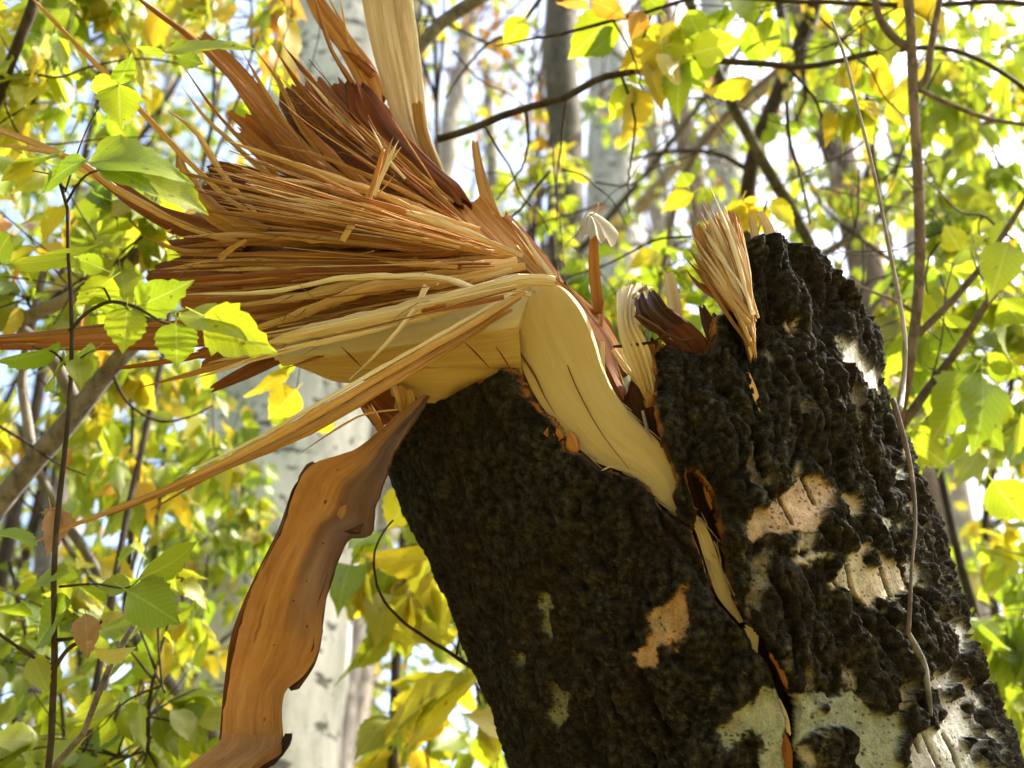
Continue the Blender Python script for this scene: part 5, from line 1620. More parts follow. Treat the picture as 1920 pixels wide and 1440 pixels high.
b3 = ground_under(P(520, 1700, 2.2))
GP = thing('dead_pole', 'thin grey dead pole slanting down to the right behind the hanging bark', 'pole', b3)
stem_part(GP, 'trunk', [b3] + px([(470, 1480, 2.25), (405, 1385, 2.25), (310, 1270, 2.26), (220, 1150, 2.27), (165, 1040, 2.28), (120, 975, 2.29), (70, 880, 2.3), (40, 800, 2.32)]), 0.017, 0.010, M['bark_grey'], n=60)
stem_part(GP, 'branch', px([(310, 1270, 2.26), (290, 1278, 2.24), (262, 1280, 2.22)]), 0.004, 0.002, M['bark_grey'])
b4 = ground_under(P(60, 1560, 1.45))
ST = thing('broken_stick', 'short broken grey stick standing diagonally near the bottom left corner', 'stick', b4)
stem_part(ST, 'stem', [b4] + px([(70, 1500, 1.42), (112, 1425, 1.40), (160, 1370, 1.39), (185, 1300, 1.38), (210, 1240, 1.38), (252, 1172, 1.37)]), 0.007, 0.0038, M['bark_grey'], n=40)

b5 = ground_under(P(-160, 900, 2.0))
UL = thing('dark_branch', 'dark slanting branch in the upper left corner above the yellow leaves', 'branch', b5)
stem_part(UL, 'stem', [b5] + px([(-110, 600, 1.98), (-60, 360, 1.95), (0, 170, 1.92), (30, 90, 1.91), (66, 0, 1.90), (85, -60, 1.89)]), 0.016, 0.009, M['bark_dark'], n=40)
stem_part(UL, 'twig', px([(0, 165, 1.92), (60, 140, 1.9), (110, 145, 1.9), (170, 125, 1.9), (260, 110, 1.92), (330, 118, 1.95), (420, 140, 2.0), (480, 160, 2.0)]), 0.0026, 0.0012, M['bark_dark'])
stem_part(UL, 'twig', px([(8, 170, 1.92), (14, 210, 1.9), (50, 265, 1.9), (100, 270, 1.9), (180, 262, 1.9), (290, 255, 1.92)]), 0.0022, 0.001, M['bark_dark'])
stem_part(UL, 'twig', px([(290, 255, 1.92), (260, 300, 1.9), (240, 330, 1.9)]), 0.0015, 0.001, M['bark_dark'])

# ------------------------------------------------------------------ elm whose branches cross the upper middle
b6 = ground_under(P(2050, 400, 2.4))
EL = Plant('elm_tree', 'elm with long thin branches crossing the upper middle and large yellowing leaves', 'tree', b6)
EL.stem([b6, P(2080, 900, 2.3), P(2060, 400, 2.2), P(2030, 60, 2.15), P(2000, -200, 2.1)], 0.045, 0.03, M['bark_grey'])
for pts, r, r1 in (([(2050, 300, 2.18), (1900, 150, 2.1), (1780, 92, 2.05), (1650, 98, 2.0), (1500, 125, 1.96), (1400, 118, 1.94), (1290, 112, 1.92), (1200, 132, 1.90), (1110, 152, 1.89), (1060, 182, 1.88), (990, 202, 1.87), (900, 235, 1.86), (820, 260, 1.85)], 0.0042, 0.0066),
                   ([(2040, 40, 2.15), (1900, 5, 2.05), (1700, 10, 2.0), (1500, 2, 1.95), (1330, -5, 1.92), (1270, 5, 1.90), (1150, 40, 1.88), (1050, 65, 1.87)], 0.006, 0.0028),
                   ([(1050, 65, 1.87), (985, 75, 1.87), (930, 85, 1.87)], 0.0026, 0.001),
                   ([(1165, 140, 1.9), (1190, 220, 1.9), (1185, 290, 1.9), (1178, 340, 1.9), (1180, 400, 1.9)], 0.0026, 0.0012), ([(1228, 0, 1.9), (1220, 30, 1.9), (1205, 75, 1.9), (1190, 110, 1.9), (1160, 145, 1.9)], 0.0028, 0.0014),
                   ([(985, 205, 1.87), (990, 260, 1.88), (980, 310, 1.88), (955, 345, 1.88), (930, 375, 1.88)], 0.0028, 0.0012), ([(1150, 40, 1.88), (1180, 90, 1.87), (1195, 130, 1.87), (1205, 170, 1.87)], 0.002, 0.001),
                   ([(1480, 128, 1.96), (1530, 190, 1.95), (1548, 250, 1.95), (1550, 300, 1.96)], 0.0032, 0.0016), ([(1475, 190, 1.96), (1480, 260, 1.96), (1500, 330, 1.97), (1520, 420, 1.98)], 0.0035, 0.0018)):
    stem_part(EL.root, 'branch', px(pts), r, r1, M['bark_grey'] if r1 > 0.007 else M['bark_dark'], n=50, wob=0.004)
    EL.nodes += px(pts)
for a in [((1152, 28), (1064, 112), 1.88, 92, 'lime', 'elm', 0), ((1150, 58), (1122, 108), 1.89, 40, 'green', 'elm', 1), ((1100, 0), (1038, 14), 1.87, 40, 'orange', 'elm', 0), ((1108, 2), (1176, 24), 1.87, 40, 'orange', 'elm', 1),
          ((1205, 22), (1182, 76), 1.88, 44, 'orange', 'elm', 0), ((1238, 84), (1156, 142), 1.88, 70, 'yellow', 'elm', 0), ((1245, 88), (1298, 150), 1.88, 62, 'lime', 'elm', 1), ((1216, 112), (1246, 206), 1.89, 52, 'yellow', 'elm', 0),
          ((1186, 158), (1140, 232), 1.90, 52, 'lime', 'elm', 1), ((1190, 162), (1200, 278), 1.90, 54, 'yellow', 'elm', 2), ((984, 32), (944, 92), 1.87, 54, 'yellow', 'elm', 0), ((1412, 152), (1332, 194), 1.93, 34, 'yellow', 'elm', 1),
          ((1462, 72), (1390, 70), 1.94, 26, 'lime', 'elm', 1), ((1300, 60), (1250, 120), 1.91, 56, 'lime', 'elm', 2), ((1290, 20), (1320, 90), 1.90, 60, 'green', 'elm', 0), ((1330, 90), (1288, 160), 1.93, 70, 'lime', 'elm', 1),
          ((1240, 20), (1200, -20), 1.9, 50, 'lime', 'elm', 0), ((1185, 140), (1225, 190), 1.9, 46, 'lime', 'elm', 1), ((1225, 60), (1180, 110), 1.91, 48, 'lime', 'elm', 0), ((1390, 374), (1360, 440), 1.9, 40, 'yellow', 'elm', 2)]:
    hand_leaf(EL.root, a[0], a[1], a[2], a[3], a[4], a[5], a[6], dt=a[2] + rng.normal(0, 0.03), tilt=rng.normal())
EL.fill((1200, -120, 1700, 110), 1.85, 2.3, 10, 4, 0.085, {'lime': 3, 'yellow': 3, 'green': 1}, ('elm',), 0.8, 0.3, r=0.0014)
EL.fill((1540, -60, 1720, 230), 1.9, 2.4, 7, 4, 0.085, {'lime': 2, 'yellow': 3, 'orange': 0.4}, ('elm',), 0.8, 0.35, r=0.0014)
for k in range(46):
    zone = [(1220, 0, 1900, 480), (1220, 0, 1900, 480), (830, 30, 1260, 460), (1450, 60, 1920, 620)][k % 4]
    u, v = rng.uniform(zone[0], zone[2]), rng.uniform(zone[1], zone[3])
    an = rng.choice([0.25, 1.3, 1.9, 2.8]) + rng.normal(0, 0.35)
    q, d_ = [], rng.uniform(1.8, 2.5)
    for j in range(6):
        q.append((u, v, d_))
        an += rng.normal(0, 0.28)
        st = rng.uniform(25, 70)
        u, v, d_ = u + math.cos(an) * st, v + math.sin(an) * st, d_ + rng.normal(0, 0.02)
    r0 = rng.uniform(0.0012, 0.0026)
    stem_part(EL.root, 'twig', px(q), r0, r0 * 0.5, M['bark_dark'], k=5, n=16)
    if k % 2:
        stem_part(EL.root, 'twig', px([q[2], (q[2][0] + rng.normal(0, 40), q[2][1] + rng.uniform(10, 50), q[2][2]), (q[2][0] + rng.normal(0, 60), q[2][1] + rng.uniform(50, 110), q[2][2])]), r0 * 0.7, r0 * 0.3, M['bark_dark'], k=5, n=9)
EL.finish(M['bark_dark'])

YB = Plant('young_elm', 'low elm shoot with a few vivid yellow leaves behind the upright fibrous tuft', 'sapling', ground_under(P(1400, 500, 1.95)))
YB.stem([YB.base, P(1370, 900, 1.97), P(1380, 600, 1.95), P(1410, 430, 1.93), P(1425, 380, 1.92)], 0.006, 0.002, M['bark_dark'])
for a in [((1412, 382), (1372, 440), 1.92, 62, 'yellow', 'elm', 0), ((1418, 386), (1360, 412), 1.93, 40, 'yellow', 'elm', 1), ((1446, 374), (1494, 428), 1.90, 40, 'yellow', 'elm', 0), ((1405, 392), (1440, 440), 1.93, 60, 'yellow', 'elm', 0), ((1420, 380), (1395, 374), 1.92, 20, 'yellow', 'elm', 1),
          ((1300, 362), (1236, 396), 1.95, 36, 'yellow', 'elm', 0), ((1290, 350), (1275, 320), 1.95, 40, 'lime', 'elm', 1)]:
    hand_leaf(YB.root, a[0], a[1], a[2], a[3], a[4], a[5], a[6], tilt=rng.normal())
YB.finish(M['bark_dark'])

# curved thin shoot left of the trunk
CS = thing('thin_shoot', 'thin curved dark shoot arching beside the left edge of the trunk', 'shoot', P(925, 1278, 1.5))
stem_part(CS, 'stem', px([(930, 1284, 1.50), (860, 1235, 1.49), (790, 1190, 1.48), (735, 1145, 1.48), (708, 1100, 1.48), (702, 1050, 1.48), (712, 1010, 1.48), (738, 972, 1.48)]), 0.0030, 0.0012, M['bark_dark'], n=40, wob=0.003)
stem_part(CS, 'twig', px([(855, 1232, 1.49), (862, 1200, 1.50), (880, 1172, 1.51)]), 0.0016, 0.001, M['bark_dark'])
# ------------------------------------------------------------------ large trunks farther back
def vtrunk(name, label, cat, u, v, d, r, mat, lean=(0.0, 0.0), height=12.0, taper=0.5, group=None, limbs=3, wob=0.05, seed_limbs=True):
    p = P(u, v, d)
    z0 = p[2]
    b = np.array((p[0] - lean[0] * z0, p[1] - lean[1] * z0, 0.0))
    zs = np.array([0, 0.4, 1.2, 2.5, 4, 6, 8, 10, 12]) / 12 * height
    pts = [b + np.array((lean[0] * z, lean[1] * z, z - (0.1 if z == 0 else 0))) for z in zs]
    rr = np.interp(zs / height, [0, 0.04, 0.1, 1], [r * 1.35, r * 1.12, r * 1.03, r * taper])
    t = thing(name, label, cat, b, group)
    a = Acc()
    c = a.tube(pts, rr, k=28, n=110, wob=wob, knots=0.05)
    a.build('trunk', mat, t)
    for k in range(limbs):
        j = int(rng.uniform(0.35, 0.9) * 110)
        an = rng.uniform(0, 6.28)
        dirn = np.array((math.cos(an), math.sin(an), rng.uniform(0.3, 0.9)))
        ln = rng.uniform(0.8, 1.8)
        a = Acc()
        a.tube([c[j], c[j] + dirn * ln * 0.4, c[j] + dirn * ln * np.array((1, 1, 1.3))], r * 0.22, r * 0.07, k=8, n=14, wob=0.06)
        a.build('branch', mat, t)
    return t, c


vtrunk('birch_tree', 'broad white aspen trunk with dark specks behind the hanging bark strip', 'tree', 524, 900, 4.2, 0.268, M['birch'], lean=(0.030, 0.0), taper=0.72, limbs=2, wob=0.03)
vtrunk('birch_tree', 'pale aspen trunk in soft focus right of the dark slim trunk', 'tree', 1150, 330, 8.5, 0.24, M['birch'], lean=(0.03, 0.02), limbs=3)
vtrunk('birch_tree', 'pale aspen trunk half hidden behind the crossing dark stems', 'tree', 1365, 360, 7.5, 0.13, M['birch'], lean=(0.03, 0.0), limbs=2)
vtrunk('birch_tree', 'narrow cream coloured trunk right of the tall upright splinter', 'tree', 855, 180, 9.0, 0.085, M['bark_pale'], lean=(0.10, 0.0), limbs=3)
vtrunk('birch_tree', 'far thin white trunk beside the left edge of the broken trunk', 'tree', 660, 1150, 7.5, 0.11, M['bark_pale'], lean=(0.02, 0.0), limbs=2)
vtrunk('forest_tree', 'slim straight dark grey trunk behind the upper middle branches', 'tree', 1058, 260, 5.2, 0.075, M['bark_olive'], lean=(0.015, 0.0), limbs=4, taper=0.7)
vtrunk('forest_tree', 'brown grey trunk behind the right hand sapling', 'tree', 1605, 430, 6.2, 0.095, M['bark_brown'], lean=(-0.05, 0.0), limbs=5)
vtrunk('forest_tree', 'dim grey trunk at the bottom left behind the stick', 'tree', 45, 1350, 4.5, 0.05, M['bark_grey'], lean=(-0.06, 0.0), limbs=3)
vtrunk('forest_tree', 'grey brown trunk low down between the white aspen and the broken trunk', 'tree', 640, 1330, 5.5, 0.07, M['bark_grey'], lean=(0.03, 0.0), limbs=2)

# two dark stems that cross behind the broken trunk
b = ground_under(P(1640, 900, 3.2))
X1 = thing('crossing_tree', 'olive dark stem slanting down from the top to the right behind the bark shoulder', 'tree', b)
stem_part(X1, 'trunk', [b] + px([(1640, 760, 3.2), (1560, 560, 3.15), (1510, 440, 3.1), (1440, 320, 3.05), (1370, 190, 3.0), (1320, 80, 3.0), (1282, -30, 3.0), (1250, -150, 3.0)]), 0.028, 0.014, M['bark_olive'], n=50)
b = ground_under(P(1400, 700, 3.6))
X2 = thing('crossing_tree', 'thicker dark forked stem leaning right behind the upright tuft', 'tree', b)
stem_part(X2, 'trunk', [b] + px([(1395, 700, 3.6), (1402, 450, 3.55), (1404, 330, 3.5), (1430, 240, 3.5), (1475, 140, 3.5), (1520, 30, 3.5), (1550, -80, 3.5)]), 0.034, 0.024, M['bark_dark'], n=50)
stem_part(X2, 'branch', px([(1475, 145, 3.5), (1470, 60, 3.55), (1455, -20, 3.6)]), 0.022, 0.014, M['bark_dark'])
stem_part(X2, 'branch', px([(1404, 320, 3.5), (1350, 290, 3.5), (1250, 285, 3.5), (1180, 300, 3.5)]), 0.010, 0.005, M['bark_dark'])
b = ground_under(P(2250, -400, 3.05))
DB = thing('dark_limb_tree', 'dark curved limb behind the tall pale slab of wood', 'tree', b)
stem_part(DB, 'limb', px([(735, 200, 2.4), (765, 122, 2.4), (785, 90, 2.4), (830, 40, 2.4), (880, 8, 2.4), (950, -40, 2.4), (1050, -160, 2.45), (1500, -420, 2.7), (2200, -640, 3.0)]), 0.013, 0.03, M['bark_grey'], n=50)
stem_part(DB, 'trunk', [b, b * 0.5 + 0.5 * P(2200, -640, 3.0), P(2200, -640, 3.0), P(2230, -1000, 3.1)], 0.08, 0.04, M['bark_grey'], n=30)
stem_part(DB, 'twig', px([(1020, -10, 2.4), (960, 60, 2.4), (915, 82, 2.4), (880, 120, 2.4), (850, 160, 2.4), (835, 185, 2.4)]), 0.005, 0.0018, M['bark_dark'])
stem_part(DB, 'twig', px([(915, 82, 2.4), (870, 60, 2.4), (845, 48, 2.4), (760, 35, 2.4)]), 0.003, 0.0015, M['bark_dark'])
stem_part(DB, 'twig', px([(960, 60, 2.4), (1000, 66, 2.4), (1040, 70, 2.4)]), 0.002, 0.001, M['bark_dark'])
stem_part(DB, 'twig', px([(850, 95, 2.4), (900, 150, 2.4), (960, 180, 2.4), (985, 200, 2.4)]), 0.0025, 0.0012, M['bark_dark'])
for (pts, r, mt, lab) in (([(1090, 520, 6.0), (1210, 375, 5.8), (1320, 260, 5.6), (1480, 120, 5.5), (1650, -40, 5.4)], 0.042, 'bark_pale', 'pale leaning dead trunk slanting up to the right behind the crossing stems'),
                          ([(1380, 560, 5.0), (1560, 470, 4.9), (1700, 360, 4.8), (1830, 250, 4.7), (1990, 120, 4.6)], 0.026, 'bark_grey', 'grey leaning pole slanting up to the right edge behind the sapling'),
                          ([(1240, 520, 4.5), (1300, 300, 4.5), (1400, 180, 4.5), (1560, 60, 4.5)], 0.018, 'bark_brown', 'reddish brown leaning pole between the elm leaves and the crossing stems')):
    q = px(pts)
    b = ground_under(q[0] - (q[1] - q[0]) * 1.2)
    t = thing('leaning_pole', lab, 'tree', b)
    stem_part(t, 'trunk', [b] + q, r, r * 0.75, M[mt], n=40, wob=0.02)

# ------------------------------------------------------------------ leafy shrubs and trees
G, LI, Y, O, B = 'green', 'lime', 'yellow', 'orange', 'brown'


def shrub(name, label, cat, rect, d0, d1, ntw, nleaf, ln, mix, kinds=('elm',), droop=0.6, reach=0.45, mat='bark_dark', nlimb=7, r=0.0022, sr=0.018, bare=0.0, flat=0.45, stem_u=None, clear=None, limit=300, sag=0.05):
    ln, ntw = ln * (0.76 if d0 > 2.5 else 0.82), int(ntw * 1.4)
    if d0 < 2.7 and sr == 0.018:
        sr = 0.010
    u0, v0, u1, v1 = rect
    uc = (u0 + u1) / 2 if stem_u is None else stem_u
    dm = (d0 + d1) / 2
    mid = P(uc, (v0 + v1) / 2, dm)
    base = np.array((mid[0] + rng.normal(0, 0.1), mid[1] + rng.normal(0, 0.1), 0))
    p = Plant(name, label, cat, base)
    topp = P(uc + rng.normal(0, 30), v0 + 0.1 * (v1 - v0), dm)
    p.stem([base, base * 0.5 + mid * 0.5 + np.array((0, 0, 0.1)), mid, topp], sr, sr * 0.4, M[mat], wob=0.04)
    p.nodes = p.nodes[len(p.nodes) // 3:]
    tg = [P(rng.uniform(u0, u1), rng.uniform(v0, v1), rng.uniform(d0, d1)) for _ in range(nlimb)]
    p.limbs(tg, sr * 0.42, sr * 0.16, M[mat], sag=sag)
    p.fill(rect, d0, d1, ntw, nleaf, ln, mix, kinds, droop, reach, r, bare, flat, clear)
    p.finish(M[mat], limit)
    return p


shrub('yellow_elm', 'elm with hanging long yellow leaves in the upper left corner', 'tree', (-120, -100, 330, 250), 1.9, 2.7, 42, 6, 0.10, {Y: 5, LI: 4, G: 1}, ('long', 'elm'), 1.3, 0.4, stem_u=-120, clear=1)
shrub('yellow_elm', 'elm with thin yellow green leaves above the fan of splinters', 'tree', (240, -160, 560, 200), 2.3, 3.2, 30, 6, 0.085, {LI: 4, Y: 4, O: 1}, ('long', 'elm'), 1.2, 0.4, stem_u=420, clear=2)
shrub('lime_shrub', 'shrub with lime leaves and orange tips at the middle of the left edge', 'shrub', (-140, 240, 330, 640), 1.7, 2.6, 44, 6, 0.085, {LI: 6, Y: 2, G: 2, O: 1}, ('elm', 'maple'), 0.8, 0.4, stem_u=-60, clear=3)
shrub('yellow_shrub', 'shrub of drooping yellow leaves behind the grey limb below the splinters', 'shrub', (-60, 640, 420, 940), 2.2, 3.0, 46, 6, 0.10, {Y: 4, LI: 5, O: 0.5}, ('long', 'elm'), 1.4, 0.4, stem_u=250, clear=4)
shrub('green_shrub', 'green leaved shrub between the left aspen and the grey limb', 'shrub', (130, 720, 520, 1130), 3.0, 4.2, 44, 7, 0.10, {G: 3, LI: 5, Y: 2}, ('elm', 'maple'), 0.7, 0.6, stem_u=300, clear=5)
shrub('maple_shrub', 'fresh green maple shrub filling the bottom left corner', 'shrub', (-120, 1000, 430, 1520), 1.6, 2.8, 56, 6, 0.085, {G: 3, LI: 6, Y: 2}, ('maple', 'elm'), 0.6, 0.4, stem_u=40, clear=6)
shrub('lime_shrub', 'lime leaved shrub in front of the foot of the white aspen', 'shrub', (240, 960, 560, 1480), 2.8, 3.6, 26, 5, 0.085, {LI: 5, Y: 3, G: 2}, ('elm',), 0.8, 0.5, stem_u=330, clear=7)
sh = shrub('broadleaf_elm', 'elm shoot with large soft yellow leaves left of the trunk foot', 'sapling', (640, 880, 960, 1500), 2.0, 2.8, 26, 5, 0.125, {Y: 4, LI: 6}, ('elm', 'ovate'), 0.7, 0.4, stem_u=900, clear=8)
for a in [((930, 1240), (690, 1360), 2.0, 70, LI, 'elm', 1), ((900, 1270), (740, 1400), 1.95, 52, Y, 'elm', 0), ((880, 1290), (655, 1330), 2.05, 60, Y, 'elm', 2), ((870, 1180), (640, 1180), 2.2, 56, Y, 'elm', 1), ((905, 1150), (770, 1110), 2.1, 66, Y, 'elm', 0), ((780, 910), (722, 1000), 2.0, 84, Y, 'elm', 0),
          ((850, 1060), (780, 980), 2.1, 60, LI, 'elm', 1), ((960, 1380), (870, 1330), 2.0, 44, Y, 'elm', 0), ((830, 1345), (760, 1400), 2.0, 44, Y, 'elm', 0), ((740, 1090), (800, 1190), 2.15, 70, Y, 'elm', 1), ((800, 1120), (860, 1170), 2.1, 60, LI, 'elm', 0)]:
    hand_leaf(sh.root, a[0], a[1], a[2], a[3], a[4], a[5], a[6], dt=a[2] + rng.normal(0, 0.05), tilt=rng.normal())
shrub('box_elder', 'box elder with broad lime leaves at the middle of the right edge', 'tree', (1620, 360, 2060, 860), 2.3, 3.3, 52, 6, 0.11, {LI: 6, G: 4, Y: 2}, ('maple', 'elm'), 1.0, 0.45, stem_u=1960, clear=9)
shrub('box_elder', 'box elder with dark to lime leaves in the bottom right corner', 'tree', (1760, 840, 2080, 1520), 2.1, 3.2, 52, 6, 0.105, {G: 5, LI: 5, Y: 2}, ('maple', 'elm'), 1.0, 0.45, stem_u=1980, clear=10)
shrub('long_leaf_tree', 'tree with long green hanging leaves in the upper right', 'tree', (1700, 0, 2080, 480), 2.8, 3.8, 44, 6, 0.12, {G: 3, LI: 6, Y: 2}, ('long', 'elm'), 1.2, 0.5, stem_u=2000, clear=11)
shrub('mixed_elm', 'elm with mixed green and golden leaves behind the forked sapling', 'tree', (1440, -80, 1800, 420), 3.0, 4.2, 34, 5, 0.10, {LI: 4, Y: 2, O: 0.3, G: 4}, ('elm',), 0.8, 0.5, stem_u=1620, clear=12)
shrub('golden_sapling', 'sapling with small bright golden leaves behind the crest of the break', 'sapling', (930, 270, 1100, 480), 3.4, 4.2, 22, 6, 0.075, {Y: 5, LI: 4}, ('elm', 'maple'), 0.6, 0.4, stem_u=1030)
shrub('green_sapling', 'green leaved sapling seen through the gap in the stump', 'sapling', (1040, 440, 1420, 680), 2.4, 3.2, 34, 5, 0.085, {LI: 5, G: 4, Y: 2}, ('elm',), 0.6, 0.4, stem_u=1230)
shrub('brown_leaf_tree', 'tree with withered russet leaves and bare twigs high in the middle', 'tree', (830, -60, 1110, 300), 5.0, 6.5, 40, 5, 0.11, {B: 6, O: 2, Y: 1}, ('elm', 'long'), 1.2, 0.7, stem_u=1000, bare=0.5, clear=13)
shrub('twiggy_tree', 'twiggy tree with sparse olive leaves behind the crossing dark stems', 'tree', (1090, 120, 1480, 560), 4.5, 6.5, 80, 4, 0.10, {LI: 5, G: 3, Y: 2, B: 0.8}, ('elm',), 0.8, 0.8, stem_u=1250, bare=0.5, clear=14, mat='bark_grey', nlimb=12)
shrub('twiggy_tree', 'twiggy grey tree behind the brown trunk on the right', 'tree', (1450, 250, 1800, 700), 4.6, 6.5, 70, 5, 0.10, {LI: 5, G: 3, Y: 2, B: 1}, ('elm',), 0.8, 0.8, stem_u=1560, bare=0.45, clear=15, mat='bark_grey', nlimb=12)
shrub('tall_elm', 'tall leafy elm far behind the left splinters', 'tree', (-150, -100, 420, 480), 5.0, 7.5, 90, 7, 0.12, {G: 4, LI: 5, Y: 3}, ('elm',), 0.8, 0.9, stem_u=180, sr=0.05, nlimb=12, clear=16)
shrub('tall_elm', 'tall leafy elm far behind the grey limb and pole', 'tree', (-150, 480, 480, 1050), 5.0, 7.5, 95, 7, 0.12, {G: 3, LI: 6, Y: 3}, ('elm',), 0.8, 0.9, stem_u=120, sr=0.05, nlimb=12, clear=17)
shrub('tall_elm', 'leafy elm far behind the bottom left shrubs', 'tree', (-150, 1000, 500, 1600), 4.5, 7.0, 90, 7, 0.11, {G: 4, LI: 6, Y: 2}, ('elm', 'maple'), 0.8, 0.9, stem_u=150, sr=0.04, nlimb=10, clear=18)
shrub('tall_elm', 'leafy elm far behind between the aspen and the broken trunk', 'tree', (560, 820, 980, 1560), 6.5, 9.0, 80, 7, 0.11, {G: 4, LI: 5, Y: 5}, ('elm',), 0.8, 0.8, stem_u=760, sr=0.035, nlimb=10, clear=19)
shrub('tall_elm', 'leafy elm far behind the right edge of the broken trunk', 'tree', (1600, 500, 2120, 1560), 4.5, 7.0, 105, 7, 0.12, {LI: 6, G: 5, Y: 4}, ('elm', 'maple'), 0.9, 0.9, stem_u=1850, sr=0.045, nlimb=14, clear=20)
shrub('tall_elm', 'tall elm far behind the upper right branches', 'tree', (1380, -150, 2100, 420), 5.5, 8.5, 80, 6, 0.12, {LI: 6, G: 4, Y: 2, B: 0.4}, ('elm',), 0.9, 1.0, stem_u=1800, sr=0.05, nlimb=14, clear=21)
shrub('tall_elm', 'sparse tall elm far behind the upper middle of the picture', 'tree', (760, -120, 1400, 520), 7.0, 10.0, 70, 5, 0.12, {LI: 4, G: 5, Y: 1, B: 4, O: 1}, ('elm',), 0.9, 1.2, stem_u=1010, sr=0.05, nlimb=16, bare=0.4, clear=22, mat='bark_grey')
shrub('small_elm', 'small yellow leaved elm above the tall upright slab', 'tree', (700, -120, 860, 130), 3.4, 4.4, 14, 5, 0.08, {Y: 4, LI: 5}, ('elm',), 0.8, 0.4, stem_u=800)

# single yellow leaves hanging in front of the white aspen
HG = Plant('hanging_shoot', 'fine hanging shoot with broad golden leaves before the white aspen', 'shoot', P(560, -100, 2.1))
HG.stem([P(640, -260, 2.2), P(560, -80, 2.1), P(545, 30, 2.05)], 0.004, 0.0015, M['bark_dark'])
stem_part(HG.root, 'twig', px([(560, -60, 2.1), (600, 30, 2.08), (590, 100, 2.08), (572, 150, 2.08)]), 0.0015, 0.0007, M['bark_dark'])
stem_part(HG.root, 'twig', px([(545, 30, 2.05), (500, 200, 2.0), (530, 420, 1.9), (556, 600, 1.8), (562, 690, 1.75), (556, 730, 1.75)]), 0.0012, 0.0007, M['bark_dark'])
for a in [((534, 26), (546, 160), 2.05, 50, Y, 'elm', 0), ((545, 680), (478, 768), 1.75, 24, Y, 'long', 1), ((556, 730), (500, 790), 1.74, 66, Y, 'ovate', 0), ((540, 676), (536, 706), 1.75, 30, LI, 'elm', 1),
          ((630, 790), (560, 812), 1.75, 30, Y, 'elm', 1), ((300, 20), (280, 100), 2.0, 50, Y, 'elm', 0), ((270, 10), (290, 92), 2.0, 36, Y, 'elm', 0)]:
    hand_leaf(HG.root, a[0], a[1], a[2], a[3], a[4], a[5], a[6], tilt=rng.normal())
HG.finish(M['bark_dark'])


# ------------------------------------------------------------------ the wood beyond: reads as one mass
def far_wood():
    V, F, UV, FM, n = [], [], [], [], 0
    keys = ['green', 'lime', 'yellow', 'brown', 'orange']
    pw = np.array([4, 4, 2, 1.2, .6])
    pw /= pw.sum()
    cnt = 0
    while cnt < 9000:
        u, v = rng.uniform(-350, 2270), rng.uniform(-250, 1700)
        d = rng.uniform(9, 20)
        c = P(u, v, d)
        if c[2] < 0.3:
            continue
        dens = fbm(np.array([[c[0] * 0.45, c[1] * 0.45, c[2] * 0.45]]), 2)[0]
        if dens < -0.06 + 0.22 * rng.random():
            continue
        cnt += 1
        y = rng.normal(0, 0.6, 3) + np.array((0, 0, -0.7))
        nr = rng.normal(0, 1, 3)
        ln = rng.uniform(0.10, 0.20)
        x, yy, z = basis(y, nr)
        co = np.array(((-0.05, 0, 0), (0.05, 0, 0), (0.28, 0.45, 0.05), (0, 1, -0.1), (-0.28, 0.45, 0.05)))
        V.append(c + ln * (co[:, :1] * x + co[:, 1:2] * yy + co[:, 2:] * z))
        UV.append(np.array(((0, 0), (0, 0), (.4, .5), (0, 1), (-.4, .5))))
        F.append(tuple(n + i for i in range(5)))
        FM.append(int(rng.choice(5, p=pw)))
        n += 5
    me = mesh_data('far_foliage', np.vstack(V), F, [L[k] for k in keys], uv=np.vstack(UV), fmat=FM)
    o = link('far_foliage', me)
    o['kind'] = 'stuff'
    o['label'] = 'blurred mass of green and yellow leaves in the wood beyond'
    tw = Acc()
    for k in range(420):
        u, v, d = rng.uniform(-200, 2120), rng.uniform(-150, 1500), rng.uniform(7, 18)
        a = rng.normal(-1.4, 0.8)
        ln = rng.uniform(150, 520) * 8 / d
        e = (u + math.cos(a) * ln, v + math.sin(a) * ln)
        m = ((u + e[0]) / 2 + rng.normal(0, 30), (v + e[1]) / 2 + rng.normal(0, 30))
        tw.tube([P(u, v, d), P(*m, d + rng.normal(0, 0.3)), P(*e, d + rng.normal(0, 0.6))], rng.uniform(0.006, 0.022), 0.004, k=4, n=8, wob=0.05, close=False)
    o = tw.build('far_undergrowth', M['bark_grey'])
    o['kind'] = 'stuff'
    o['label'] = 'tangle of thin grey branches in the wood beyond'


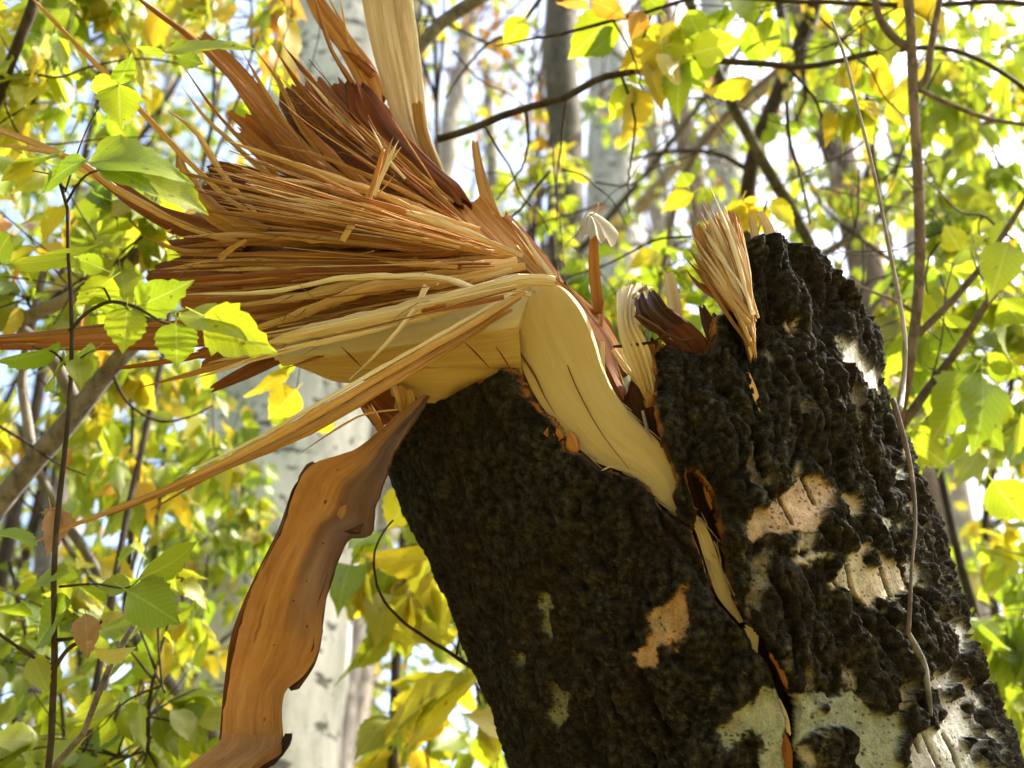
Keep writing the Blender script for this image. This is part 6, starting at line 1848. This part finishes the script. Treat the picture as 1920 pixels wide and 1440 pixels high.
far_wood()
for k in range(9):
    u = (-60, 240, 760, 930, 1240, 1330, 1500, 1720, 1880)[k]
    lab = ('left edge', 'grey limb on the left', 'tall upright slab', 'narrow cream trunk', 'dried leaf on its chip', 'fibrous tuft', 'thick bark shoulder', 'forked brown sapling', 'right edge leaves')[k]
    d = rng.uniform(10, 16)
    vtrunk('distant_tree', 'distant grey trunk far behind the ' + lab, 'tree', u, 500, d, rng.uniform(0.08, 0.16), M[('bark_grey', 'bark_pale', 'bark_brown')[k % 3]], lean=(rng.normal(0, 0.04), 0), height=14, limbs=4, group='distant trunks in the wood')


# unseen wood beside and behind the viewer, added to cut the fill light
def wood_around():
    V, F, FM, UV, n = [], [], [], [], 0
    keys = ['green', 'lime', 'yellow', 'brown']
    cnt = 0
    while cnt < 15000:
        an = rng.uniform(math.radians(150), math.radians(385))
        r = rng.uniform(4.5, 13)
        z = rng.uniform(0.2, 9) 
        c = np.array((r * math.cos(an), r * math.sin(an), z))
        uu, vv, dd = project(c)
        if dd > 0 and -500 < uu < 2400 and vv > -600:
            continue
        if math.degrees(an) > 340 and z > 2.0:
            continue                                     # gap left in the added foliage to let the sun in
        if fbm((c * 0.3)[None], 2)[0] < -0.25:
            continue
        cnt += 1
        y = rng.normal(0, 0.6, 3) + np.array((0, 0, -0.7))
        x, yy, z_ = basis(y, rng.normal(0, 1, 3))
        ln = rng.uniform(0.22, 0.36)
        co = np.array(((0, 0, 0), (0.32, 0.45, 0.05), (0, 1, -0.1), (-0.32, 0.45, 0.05)))
        V.append(c + ln * (co[:, :1] * x + co[:, 1:2] * yy + co[:, 2:] * z_))
        UV.append(np.array(((0, 0), (.4, .5), (0, 1), (-.4, .5))))
        F.append(tuple(n + i for i in range(4)))
        FM.append(int(rng.choice(4, p=(.5, .25, .15, .1))))
        n += 4
    o = link('surrounding_foliage', mesh_data('surrounding_foliage', np.vstack(V), F, [L[k] for k in keys], uv=np.vstack(UV), fmat=FM))
    o['kind'] = 'stuff'
    o['label'] = 'unseen foliage around the viewer, added to hold back sky light'


wood_around()
